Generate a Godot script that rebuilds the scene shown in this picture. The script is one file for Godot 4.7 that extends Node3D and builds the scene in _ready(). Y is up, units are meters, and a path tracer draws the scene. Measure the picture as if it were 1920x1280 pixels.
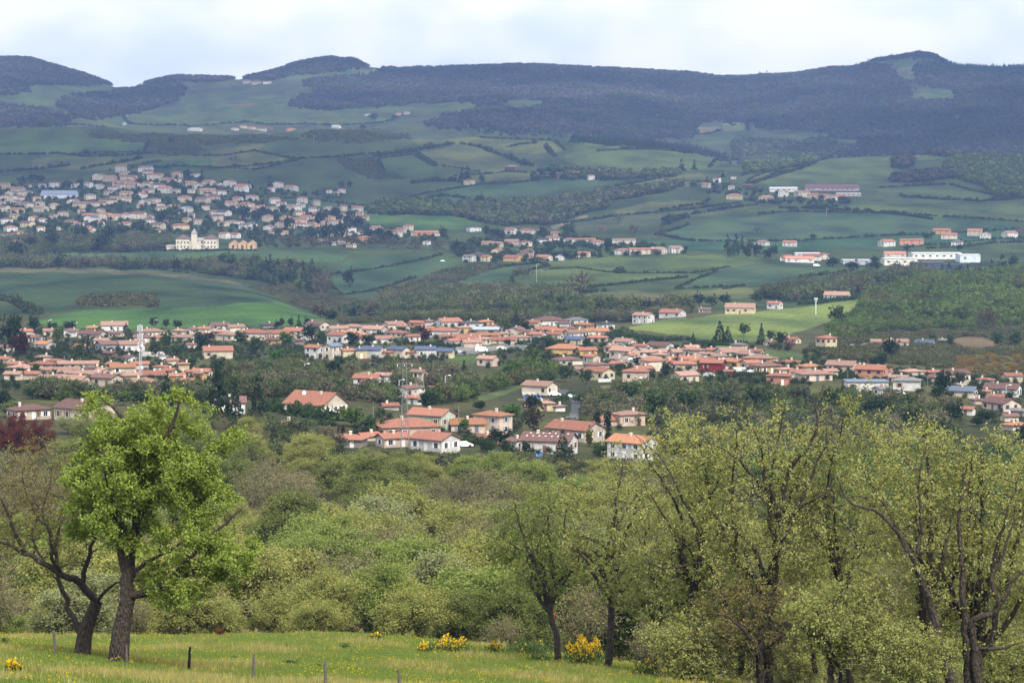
extends Node3D

# ---------------------------------------------------------------- lens of the photograph (1920 x 1280 measure)
const F := 4500.0
const CAM_Y := 100.0
var cosp := 1.0
var sinp := 0.0
var rng := RandomNumberGenerator.new()
var names := {}
var mats := {}
var ord_list := []
var grain: NoiseTexture2D
var bark_tex: NoiseTexture2D
var bump_tex: NoiseTexture2D

func _ready():
	rng.seed = 7
	var pitch := atan(310.0 / F)
	cosp = cos(pitch)
	sinp = sin(pitch)
	var cam := Camera3D.new()
	cam.name = "camera"
	cam.fov = rad_to_deg(2.0 * atan(640.0 / F))
	cam.position = Vector3(0, CAM_Y, 0)
	cam.rotation = Vector3(-pitch, 0, 0)
	cam.near = 0.5
	cam.far = 20000.0
	add_child(cam)
	var env := Environment.new()
	env.background_mode = Environment.BG_SKY
	env.sky = make_sky()
	env.tonemap_mode = Environment.TONE_MAPPER_LINEAR
	env.tonemap_exposure = 2.12
	env.fog_enabled = true
	env.fog_density = 0.00005
	env.fog_light_color = Color(0.62, 0.76, 1.0)
	env.sdfgi_enabled = true
	env.ssao_enabled = true
	env.ssil_enabled = true
	var we := WorldEnvironment.new()
	we.name = "world_environment"
	we.environment = env
	add_child(we)
	var sun := DirectionalLight3D.new()
	sun.name = "sun"
	sun.light_energy = 1.0
	sun.light_color = Color(1.0, 0.97, 0.92)
	sun.light_angular_distance = 24.0
	sun.shadow_enabled = true
	sun.rotation_degrees = Vector3(-48, 28, 0)
	add_child(sun)
	make_textures()
	build_terrain()
	build_cloud()
	build_woods()
	build_hedges()
	build_houses()
	build_far_houses()
	build_landmarks()
	build_village_trees()
	build_belt()
	build_oaks()
	build_meadow()
	build_small_things()
	finish_labels()

# ---------------------------------------------------------------- sky: broken bright cloud, brighter overhead as under thin overcast
func make_sky() -> Sky:
	var w := 2048
	var h := 1024
	var n1 := FastNoiseLite.new()
	n1.seed = 5
	n1.frequency = 1.0
	n1.fractal_octaves = 5
	var n2 := FastNoiseLite.new()
	n2.seed = 9
	n2.frequency = 1.0
	n2.fractal_octaves = 3
	var d := PackedFloat32Array()
	d.resize(w * h * 4)
	for y in h:
		var el := (0.5 - (y + 0.5) / h) * PI
		for x in w:
			var i := (y * w + x) * 4
			var r := 0.2
			var g := 0.21
			var b := 0.2
			if el > -0.02:
				var az := (x + 0.5) / w * TAU
				var lift := sin(maxf(el, 0.0))
				# cloud sheets stretched along the horizon
				var cx := cos(az) * 9.0
				var cz := sin(az) * 9.0
				var c := n1.get_noise_3d(cx, el * 26.0, cz) + 0.5 * n2.get_noise_3d(cx * 3.1, el * 60.0 + 7.0, cz * 3.1)
				c = clampf(0.62 + 1.25 * c, 0.0, 1.0)
				var up := 0.5 * (1.0 + 2.0 * lift)
				r = lerpf(0.76, 1.0, c) * up
				g = lerpf(0.84, 1.0, c) * up
				b = lerpf(0.96, 1.02, c) * up
			d[i] = r
			d[i + 1] = g
			d[i + 2] = b
			d[i + 3] = 1.0
	var im := Image.create_from_data(w, h, false, Image.FORMAT_RGBAF, d.to_byte_array())
	var m := PanoramaSkyMaterial.new()
	m.panorama = ImageTexture.create_from_image(im)
	var s := Sky.new()
	s.sky_material = m
	return s

# the bank of cloud that keeps the far side of the valley in the shade while the near slope is lit
func build_cloud():
	var ball := SphereMesh.new()
	ball.radial_segments = 18
	ball.rings = 8
	var a := ball.get_mesh_arrays()
	var v := PackedVector3Array()
	var n := PackedVector3Array()
	var ix := PackedInt32Array()
	for i in 7:
		for j in 8:
			var s := rng.randf_range(700, 1150)
			var b := Basis(Vector3.UP, rng.randf() * TAU).scaled(Vector3(s, s * 0.24, s * 0.85))
			var at := Vector3((j - 3.5) * 980.0 + rng.randfn() * 180.0, CAM_Y + 1500.0 + rng.randfn() * 50.0, -2050.0 - i * 950.0 + rng.randfn() * 180.0)
			var first := v.size()
			v.append_array(Transform3D(b, at) * (a[Mesh.ARRAY_VERTEX] as PackedVector3Array))
			n.append_array(a[Mesh.ARRAY_NORMAL])
			for k in a[Mesh.ARRAY_INDEX]:
				ix.append(k + first)
	var m := mat("cloud", Color(0.9, 0.9, 0.92), 1.0)
	m.backlight_enabled = true
	m.backlight = Color(1, 1, 1)
	top("cloud_bank", arrays(v, n, PackedColorArray(), ix), m, "bank of cloud over the far side of the valley", "cloud", "", "stuff")

func make_textures():
	grain = noise_tex(3, 0.02, Color(0.74, 0.74, 0.74), Color(1, 1, 1))
	bark_tex = noise_tex(4, 0.06, Color(0.45, 0.43, 0.4), Color(1, 1, 1))
	bump_tex = noise_tex(4, 0.06, Color(0, 0, 0), Color(1, 1, 1))
	bump_tex.color_ramp = null
	bump_tex.as_normal_map = true
	bump_tex.bump_strength = 6.0

func noise_tex(sd: int, freq: float, a: Color, b: Color) -> NoiseTexture2D:
	var n := FastNoiseLite.new()
	n.seed = sd
	n.frequency = freq
	n.fractal_octaves = 5
	var t := NoiseTexture2D.new()
	t.width = 256
	t.height = 256
	t.seamless = true
	t.noise = n
	var g := Gradient.new()
	g.set_color(0, a)
	g.set_color(1, b)
	t.color_ramp = g
	return t

# linear base colour -> material
func mat(key: String, lin: Color, rough := 0.9, foliage := false, tex: Texture2D = null, tscale := 1.0) -> StandardMaterial3D:
	if mats.has(key):
		return mats[key]
	var m := StandardMaterial3D.new()
	m.resource_name = key
	m.albedo_color = lin.linear_to_srgb()
	m.roughness = rough
	m.metallic_specular = 0.3
	if foliage:
		m.vertex_color_use_as_albedo = true
		m.cull_mode = BaseMaterial3D.CULL_DISABLED
		m.backlight_enabled = true
		m.backlight = Color(0.78, 0.8, 0.5)
	if tex:
		m.albedo_texture = tex
		m.uv1_triplanar = true
		m.uv1_world_triplanar = true
		m.uv1_scale = Vector3.ONE * tscale
	if tex == bark_tex:
		m.normal_enabled = true
		m.normal_texture = bump_tex
		m.normal_scale = 1.6
		m.uv1_scale = Vector3(1.8, 0.45, 1.8) * tscale
	mats[key] = m
	return m

# ---------------------------------------------------------------- naming
func numbered(called: String) -> String:
	var k: int = names.get(called, 0)
	names[called] = k + 1
	return called if k == 0 else "%s_%03d" % [called, k]

func tag(o: Node, label: String, category := "", group := "", kind := ""):
	o.set_meta("label", label)
	if category:
		o.set_meta("category", category)
	if group:
		o.set_meta("group", group)
	if kind:
		o.set_meta("kind", kind)

func thing(called: String, label: String, category: String, at: Vector3, turn := 0.0, group := "") -> Node3D:
	var o := Node3D.new()
	o.name = numbered(called)
	add_child(o)
	o.position = at
	o.rotation.y = turn
	tag(o, label, category, group)
	return o

func part(called: String, mesh: Mesh, m: Material, parent: Node, at := Vector3.ZERO, turn := Vector3.ZERO) -> MeshInstance3D:
	var o := MeshInstance3D.new()
	o.name = called
	o.mesh = mesh
	o.material_override = m
	o.position = at
	o.rotation = turn
	parent.add_child(o, true)
	return o

func top(called: String, mesh: Mesh, m: Material, label: String, category := "", group := "", kind := "") -> MeshInstance3D:
	var o := MeshInstance3D.new()
	o.name = numbered(called)
	o.mesh = mesh
	o.material_override = m
	add_child(o)
	tag(o, label, category, group, kind)
	return o

# things of one look take their place in the row into their label
func finish_labels():
	var by := {}
	for e in ord_list:
		if not by.has(e[0].get_meta("label")):
			by[e[0].get_meta("label")] = []
		by[e[0].get_meta("label")].append(e)
	var words := ["first", "second", "third", "fourth", "fifth", "sixth", "seventh", "eighth", "ninth", "tenth", "eleventh", "twelfth"]
	for l in by:
		var es: Array = by[l]
		if es.size() < 2:
			continue
		es.sort_custom(func(a, b): return a[1] < b[1])
		for i in es.size():
			var w: String = words[i] if i < 12 else "%dth" % (i + 1) if i < 20 else "%d%s" % [i + 1, ["th", "st", "nd", "rd", "th", "th", "th", "th", "th", "th"][(i + 1) % 10]]
			es[i][0].set_meta("label", "%s, %s from left" % [l, w])

# ---------------------------------------------------------------- terrain: survey of the valley, as (distance, height seen at thirteen bearings)
const U0 := 0.0
const DU := 160.0
const SURVEY := [
	["near slope", 40, 1420, 1425, 1430, 1430, 1430, 1430, 1432, 1434, 1436, 1440, 1445, 1450, 1455],
	["meadow", 95, 1250, 1262, 1284, 1294, 1300, 1308, 1315, 1322, 1334, 1350, 1370, 1390, 1410],
	["oaks", 120, 1216, 1232, 1250, 1262, 1268, 1272, 1275, 1280, 1292, 1310, 1335, 1360, 1380],
	["meadow", 145, 1202, 1210, 1217, 1222, 1226, 1232, 1240, 1250, 1268, 1292, 1320, 1345, 1365],
	["crest", 175, 1195, 1195, 1193, 1191, 1188, 1200, 1218, 1240, 1268, 1300, 1330, 1350, 1370],
	["gully", 200, 1225, 1225, 1222, 1220, 1222, 1232, 1245, 1262, 1290, 1320, 1345, 1365, 1385],
	["gully", 250, 1200, 1205, 1205, 1205, 1205, 1215, 1225, 1240, 1255, 1275, 1300, 1320, 1340],
	["wood", 320, 1115, 1118, 1120, 1125, 1125, 1130, 1135, 1140, 1150, 1165, 1180, 1200, 1210],
	["wood", 400, 1010, 1015, 1020, 1030, 1035, 1040, 1045, 1050, 1055, 1065, 1075, 1085, 1090],
	["wood", 480, 930, 935, 940, 950, 960, 965, 970, 975, 980, 985, 990, 1000, 1000],
	["houses", 560, 855, 857, 860, 855, 850, 850, 862, 865, 872, 890, 900, 910, 915],
	["houses", 620, 795, 798, 800, 795, 792, 812, 825, 838, 845, 860, 865, 870, 870],
	["village", 700, 745, 750, 753, 754, 754, 770, 782, 790, 790, 790, 790, 795, 800],
	["village", 800, 716, 719, 722, 724, 724, 735, 745, 750, 740, 735, 732, 735, 752],
	["village", 900, 692, 695, 698, 700, 698, 705, 712, 712, 705, 702, 702, 712, 730],
	["village", 1050, 662, 664, 666, 668, 664, 664, 668, 670, 664, 664, 668, 685, 700],
	["village", 1200, 640, 640, 640, 640, 636, 634, 636, 640, 634, 636, 645, 660, 668],
	["village", 1350, 612, 612, 610, 608, 606, 606, 610, 618, 604, 604, 622, 640, 640],
	["fields", 1550, 585, 578, 572, 575, 600, 596, 590, 588, 584, 578, 580, 600, 600],
	["fields", 1750, 545, 540, 540, 556, 604, 590, 570, 560, 560, 560, 558, 555, 560],
	["fields", 2000, 508, 510, 520, 548, 582, 560, 545, 535, 535, 535, 535, 520, 520],
	["ravine", 2150, 515, 518, 528, 548, 556, 543, 528, 520, 518, 518, 514, 514, 512],
	["fields", 2300, 500, 503, 510, 520, 522, 512, 501, 500, 499, 498, 500, 502, 500],
	["village", 2500, 480, 480, 477, 472, 475, 478, 480, 478, 474, 476, 482, 484, 482],
	["village", 2700, 455, 455, 455, 458, 460, 464, 462, 458, 458, 460, 462, 462, 462],
	["village", 2950, 425, 425, 425, 430, 440, 440, 436, 440, 440, 440, 440, 440, 440],
	["village", 3250, 390, 388, 385, 388, 400, 408, 412, 412, 408, 405, 402, 400, 400],
	["fields", 3600, 350, 345, 335, 345, 355, 368, 370, 368, 358, 360, 362, 360, 362],
	["fields", 3900, 310, 310, 305, 308, 312, 322, 330, 322, 320, 325, 330, 325, 325],
	["fields", 4150, 275, 275, 272, 272, 275, 285, 290, 288, 295, 314, 308, 300, 302],
	["crest", 4400, 242, 240, 250, 252, 248, 257, 257, 264, 282, 312, 294, 290, 294],
	["dip", 4700, 262, 262, 268, 270, 268, 275, 278, 285, 308, 326, 318, 314, 316],
	["hills", 5200, 250, 252, 255, 258, 256, 260, 266, 275, 292, 304, 300, 300, 300],
	["hills", 5700, 218, 228, 240, 240, 238, 232, 228, 240, 258, 264, 258, 256, 240],
	["hills", 6200, 182, 206, 212, 206, 206, 202, 198, 202, 225, 224, 218, 205, 188],
	["hills", 6800, 150, 182, 176, 170, 168, 172, 168, 170, 182, 180, 168, 156, 150],
	["ridge", 7400, 116, 142, 150, 140, 116, 128, 128, 130, 139, 142, 130, 112, 126],
	["beyond", 7900, 150, 170, 175, 165, 145, 155, 155, 158, 165, 168, 158, 140, 155],
	["beyond", 8400, 200, 210, 210, 205, 195, 200, 200, 200, 205, 208, 205, 195, 200],
]
const RIDGE := [-300, 125, -100, 112, 0, 108, 60, 109, 120, 124, 180, 142, 215, 156, 250, 158, 290, 149, 340, 142, 400, 141, 450, 143, 480, 137, 560, 116, 620, 108, 665, 112, 690, 124, 750, 128, 775, 124, 830, 123, 1000, 122, 1150, 126, 1250, 132, 1350, 140, 1400, 140, 1480, 136, 1550, 128, 1600, 126, 1640, 112, 1690, 106, 1720, 100, 1750, 103, 1790, 121, 1850, 123, 1920, 121, 2200, 110]
const NEAR_RIDGE := [-300, 246, 0, 243, 100, 238, 220, 240, 300, 252, 430, 250, 520, 247, 600, 245, 680, 246, 760, 258, 850, 258, 900, 254, 1050, 260, 1200, 272, 1300, 286, 1380, 310, 1440, 316, 1520, 300, 1560, 294, 1640, 292, 1760, 289, 1850, 293, 1920, 298, 2200, 300]
var zs := PackedFloat32Array()
var ss := PackedFloat32Array()
var nz := 0
var ns := 0
var hh := PackedFloat32Array()
var ids := PackedByteArray()
var wood_ids := PackedByteArray()

func rise(py: float) -> float:
	var t := (640.0 - py) / F
	return (t * cosp - sinp) / (cosp + t * sinp)

func bearing(px: float, k: float) -> float:
	return (px - 960.0) / F * (cosp - k * sinp)

func line_at(a: Array, u: float) -> float:
	for i in range(2, a.size(), 2):
		if u <= a[i]:
			return lerpf(a[i - 1], a[i + 1], clampf((u - a[i - 2]) / (a[i] - a[i - 2]), 0, 1))
	return a[a.size() - 1]

func pchip(x: Array, y: Array, at: float) -> float:
	var n := x.size()
	var i := 0
	while i < n - 2 and at > x[i + 1]:
		i += 1
	var h: float = x[i + 1] - x[i]
	var d: float = (y[i + 1] - y[i]) / h
	var m0 := d
	var m1 := d
	if i > 0:
		var e: float = (y[i] - y[i - 1]) / (x[i] - x[i - 1])
		m0 = 0.0 if e * d <= 0 else 2.0 * e * d / (e + d)
	if i < n - 2:
		var e: float = (y[i + 2] - y[i + 1]) / (x[i + 2] - x[i + 1])
		m1 = 0.0 if e * d <= 0 else 2.0 * e * d / (e + d)
	var t := clampf((at - x[i]) / h, 0, 1)
	return (2 * t * t * t - 3 * t * t + 1) * y[i] + (t * t * t - 2 * t * t + t) * h * m0 + (3 * t * t - 2 * t * t * t) * y[i + 1] + (t * t * t - t * t) * h * m1

func build_terrain():
	for seg in [[40.0, 180.0, 90], [180.0, 600.0, 70], [600.0, 2000.0, 190], [2000.0, 4500.0, 170], [4500.0, 7450.0, 110], [7450.0, 8400.0, 6]]:
		for i in seg[2]:
			zs.append(seg[0] * pow(seg[1] / seg[0], float(i) / seg[2]))
	zs.append(8400.0)
	nz = zs.size()
	var u := -900.0
	while u < 2830.0:
		ss.append((u - 960.0) / F)
		u += 3.4 if u > -34 and u < 1950 else 58.0
	ns = ss.size()
	hh.resize(nz * ns)
	var dist := []
	for r in SURVEY:
		dist.append(float(r[1]))
	var tall := []
	var flat_ridge := []
	var flat_crest := []
	for j in 13:
		var c := []
		for r in SURVEY:
			c.append(rise(r[j + 2]) * r[1])
		tall.append(c)
		for r in SURVEY:
			if r[1] == 7400:
				flat_ridge.append_array([j * DU, r[j + 2]])
			if r[1] == 4400:
				flat_crest.append_array([j * DU, r[j + 2]])
	var bump := FastNoiseLite.new()
	bump.seed = 21
	bump.frequency = 0.002
	bump.fractal_octaves = 4
	var fine := FastNoiseLite.new()
	fine.seed = 22
	fine.frequency = 0.06
	fine.fractal_octaves = 2
	var d_ridge := PackedFloat32Array()
	var d_crest := PackedFloat32Array()
	for j in ns:
		var uu := ss[j] * F / 0.998 + 960.0
		d_ridge.append(line_at(RIDGE, uu) + 5.0 - line_at(flat_ridge, uu))
		d_crest.append(line_at(NEAR_RIDGE, uu) - line_at(flat_crest, uu))
	for i in nz:
		var z := zs[i]
		var c := PackedFloat32Array()
		for j in 13:
			c.append(pchip(dist, tall[j], z))
		var w_ridge := smoothstep(6300.0, 7300.0, z)
		var w_crest := smoothstep(4050.0, 4380.0, z) * (1.0 - smoothstep(4420.0, 4900.0, z))
		var amp := 0.0 if z < 600 else 0.8 if z < 1400 else 2.0 if z < 4300 else lerpf(3.0, 26.0, smoothstep(4800.0, 5600.0, z)) * lerpf(1.0, 0.3, smoothstep(6400.0, 7300.0, z))
		for j in ns:
			var q := clampf(ss[j] * F / 0.998 / DU + 6.0, 0.0, 11.999)
			var k := int(q)
			var t := q - k
			var p0 := c[maxi(k - 1, 0)]
			var p1 := c[k]
			var p2 := c[k + 1]
			var p3 := c[mini(k + 2, 12)]
			var y := p1 + 0.5 * t * (p2 - p0 + t * (2.0 * p0 - 5.0 * p1 + 4.0 * p2 - p3 + t * (3.0 * (p1 - p2) + p3 - p0)))
			if w_ridge > 0.0:
				y -= d_ridge[j] / F * z * w_ridge
			if w_crest > 0.0:
				y -= d_crest[j] / F * z * w_crest
			if amp > 0.0:
				y += amp * bump.get_noise_2d(ss[j] * z, z)
			elif z < 200.0:
				y += 0.12 * fine.get_noise_2d(ss[j] * z * 3.0, z * 3.0)
			hh[i * ns + j] = y
	ids.resize(nz * ns)
	wood_ids.resize(nz * ns)
	for i in nz:
		for j in ns:
			ids[i * ns + j] = 0 if zs[i] < 182 else 1 if zs[i] < 1500 else 2 if zs[i] < 4560 else 3
	var kinds := [["meadow", Color(0.125, 0.16, 0.045), "rough flowering meadow in front of the oaks", 0],
		["valley_floor", Color(0.07, 0.072, 0.035), "scrubby valley ground under the wood and the village", 0],
		["valley_slope", Color(0.05, 0.072, 0.034), "hedged pasture slope below the first ridge", 0],
		["hills", Color(0.075, 0.085, 0.04), "high hills on the horizon", 0]]
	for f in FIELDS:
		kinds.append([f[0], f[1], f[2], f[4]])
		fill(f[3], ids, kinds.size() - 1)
	for w in WOODS.size():
		fill(WOODS[w][2], wood_ids, w + 1)
	for f in FIELDS:
		if f[0] in ["bare_earth", "lawn", "road", "grass_bank", "track"]:
			fill(f[3], wood_ids, 0)
	emit_terrain(kinds)
	apron()

func flat_index(px: float, py: float) -> Vector2:
	var k := rise(py)
	var s := bearing(px, k)
	var cj := col_of(s)
	var j := clampi(int(cj), 0, ns - 2)
	var t := cj - j
	var before := 1.0
	for i in nz:
		var h := lerpf(hh[i * ns + j], hh[i * ns + j + 1], t)
		var d := k * zs[i] - h
		if d <= 0.0 and i > 0:
			return Vector2(cj, i - 1 + before / (before - d))
		before = d
	return Vector2(cj, nz - 8)

func col_of(s: float) -> float:
	var j := ss.bsearch(s) - 1
	j = clampi(j, 0, ns - 2)
	return j + clampf((s - ss[j]) / (ss[j + 1] - ss[j]), 0.0, 1.0)

func ground(px: float, py: float) -> Vector3:
	var c := flat_index(px, py)
	var i := clampi(int(c.y), 0, nz - 2)
	var z := lerpf(zs[i], zs[i + 1], c.y - i)
	var k := rise(py)
	return on_ground(bearing(px, k) * z, z)

func on_ground(x: float, z: float) -> Vector3:
	var i := clampi(zs.bsearch(z) - 1, 0, nz - 2)
	var t := clampf((z - zs[i]) / (zs[i + 1] - zs[i]), 0, 1)
	var cj := col_of(x / z)
	var j := clampi(int(cj), 0, ns - 2)
	var q := cj - j
	var h := lerpf(lerpf(hh[i * ns + j], hh[i * ns + j + 1], q), lerpf(hh[(i + 1) * ns + j], hh[(i + 1) * ns + j + 1], q), t)
	return Vector3(x, CAM_Y + h, -z)

func metres_per_px(p: Vector3) -> float:
	return (-p.z * cosp - (p.y - CAM_Y) * sinp) / F

func screen_x(p: Vector3) -> float:
	return 960.0 + p.x / metres_per_px(p)

func fill(poly: Array, grid: PackedByteArray, id: int):
	var pts := PackedVector2Array()
	var n := poly.size() / 2
	for i in n:
		var a := Vector2(poly[2 * i], poly[2 * i + 1])
		var b := Vector2(poly[(2 * i + 2) % (2 * n)], poly[(2 * i + 3) % (2 * n)])
		var m := maxi(1, int(a.distance_to(b) / 14.0))
		for k in m:
			var p := a.lerp(b, float(k) / m)
			if k > 0:
				p.y += 1.6 * sin(p.x * 0.071 + p.y * 0.13 + id)
			pts.append(flat_index(p.x, p.y))
	var lo := nz
	var hi := 0
	for p in pts:
		lo = mini(lo, int(p.y))
		hi = maxi(hi, int(p.y) + 1)
	for r in range(maxi(lo, 0), mini(hi, nz - 1)):
		var y := r + 0.5
		var xs := []
		for i in pts.size():
			var a := pts[i]
			var b := pts[(i + 1) % pts.size()]
			if (a.y <= y) != (b.y <= y):
				xs.append(a.x + (y - a.y) / (b.y - a.y) * (b.x - a.x))
		xs.sort()
		for i in range(0, xs.size() - 1, 2):
			for j in range(maxi(0, int(round(xs[i]))), mini(ns - 1, int(round(xs[i + 1])))):
				grid[r * ns + j] = id

func emit_terrain(kinds: Array):
	var tint := FastNoiseLite.new()
	tint.seed = 31
	tint.frequency = 0.011
	tint.fractal_octaves = 5
	var near_tint := FastNoiseLite.new()
	near_tint.seed = 33
	near_tint.frequency = 0.12
	near_tint.fractal_octaves = 4
	var pos := PackedVector3Array()
	var nor := PackedVector3Array()
	var col := PackedColorArray()
	pos.resize(nz * ns)
	nor.resize(nz * ns)
	col.resize(nz * ns)
	for i in nz:
		for j in ns:
			var k := i * ns + j
			pos[k] = Vector3(ss[j] * zs[i], CAM_Y + hh[k], -zs[i])
			var t := 0.0
			if zs[i] < 400:
				t = near_tint.get_noise_2d(pos[k].x, pos[k].z)
			else:
				t = tint.get_noise_2d(pos[k].x, pos[k].z * 0.6)
			t += 0.35 * near_tint.get_noise_2d(pos[k].x * 0.13, pos[k].z * 0.05)
			var v := clampf(0.78 + 0.55 * t, 0.38, 1.0)
			col[k] = Color(v * clampf(1.0 + 0.25 * t, 0.7, 1.0), v, v * clampf(0.95 - 0.3 * t, 0.6, 1.0))
	for i in range(1, nz - 1):
		for j in range(1, ns - 1):
			var k := i * ns + j
			nor[k] = (pos[k + 1] - pos[k - 1]).cross(pos[k + ns] - pos[k - ns]).normalized()
	for i in nz:
		nor[i * ns] = Vector3.UP
		nor[i * ns + ns - 1] = Vector3.UP
	for j in ns:
		nor[j] = Vector3.UP
		nor[(nz - 1) * ns + j] = Vector3.UP
	var index := []
	for k in kinds.size():
		index.append(PackedInt32Array())
	var back := PackedInt32Array()
	for kind in kinds.size():
		var v := PackedVector3Array()
		var n := PackedVector3Array()
		var c := PackedColorArray()
		var ix := PackedInt32Array()
		if kind == 0:
			back.resize(nz * ns)
		back.fill(-1)
		var stripes: float = kinds[kind][3]
		for i in nz - 1:
			if ids.find(kind, i * ns) < 0:
				break
			for j in ns - 1:
				var a := i * ns + j
				if ids[a] != kind:
					continue
				for q in [a, a + 1, a + ns, a + ns + 1]:
					if back[q] < 0:
						back[q] = v.size()
						v.append(pos[q])
						n.append(nor[q])
						var cc := col[q]
						if stripes > 0.0:
							var w := 0.93 + 0.07 * sin((pos[q].x * 0.8 + pos[q].z * 0.35) * TAU / stripes)
							cc = Color(cc.r * w, cc.g * w, cc.b * w)
						c.append(cc)
				ix.append_array([back[a], back[a + ns], back[a + 1], back[a + 1], back[a + ns], back[a + ns + 1]])
		if v.is_empty():
			continue
		var m := StandardMaterial3D.new()
		m.resource_name = kinds[kind][0]
		m.albedo_color = (kinds[kind][1] as Color).linear_to_srgb()
		m.vertex_color_use_as_albedo = true
		m.roughness = 1.0
		m.metallic_specular = 0.1
		m.albedo_texture = grain
		m.uv1_triplanar = true
		m.uv1_world_triplanar = true
		m.uv1_scale = Vector3.ONE * (0.25 if kind == 0 else 0.03)
		top(kinds[kind][0], arrays(v, n, c, ix), m, kinds[kind][2], "", "", "structure")

func apron():
	var v := PackedVector3Array()
	var n := PackedVector3Array()
	var ix := PackedInt32Array()
	for i in 15:
		for j in 21:
			var z := lerpf(-60.0, 41.0, i / 14.0)
			var x := lerpf(-60.0, 60.0, j / 20.0)
			v.append(Vector3(x, CAM_Y - 2.0 - 0.202 * z, -z))
			n.append(Vector3.UP)
	for i in 14:
		for j in 20:
			var a := i * 21 + j
			ix.append_array([a, a + 21, a + 1, a + 1, a + 21, a + 22])
	top("ground", arrays(v, n, PackedColorArray(), ix), mat("near_grass", Color(0.1, 0.13, 0.04), 1.0, false, grain, 0.25), "grass slope where the viewer stands", "", "", "structure")

func arrays(v: PackedVector3Array, n: PackedVector3Array, c: PackedColorArray, ix: PackedInt32Array) -> ArrayMesh:
	var a := []
	a.resize(Mesh.ARRAY_MAX)
	a[Mesh.ARRAY_VERTEX] = v
	if n.size():
		a[Mesh.ARRAY_NORMAL] = n
	if c.size():
		a[Mesh.ARRAY_COLOR] = c
	if ix.size():
		a[Mesh.ARRAY_INDEX] = ix
	var m := ArrayMesh.new()
	m.add_surface_from_arrays(Mesh.PRIMITIVE_TRIANGLES, a)
	return m

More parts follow.
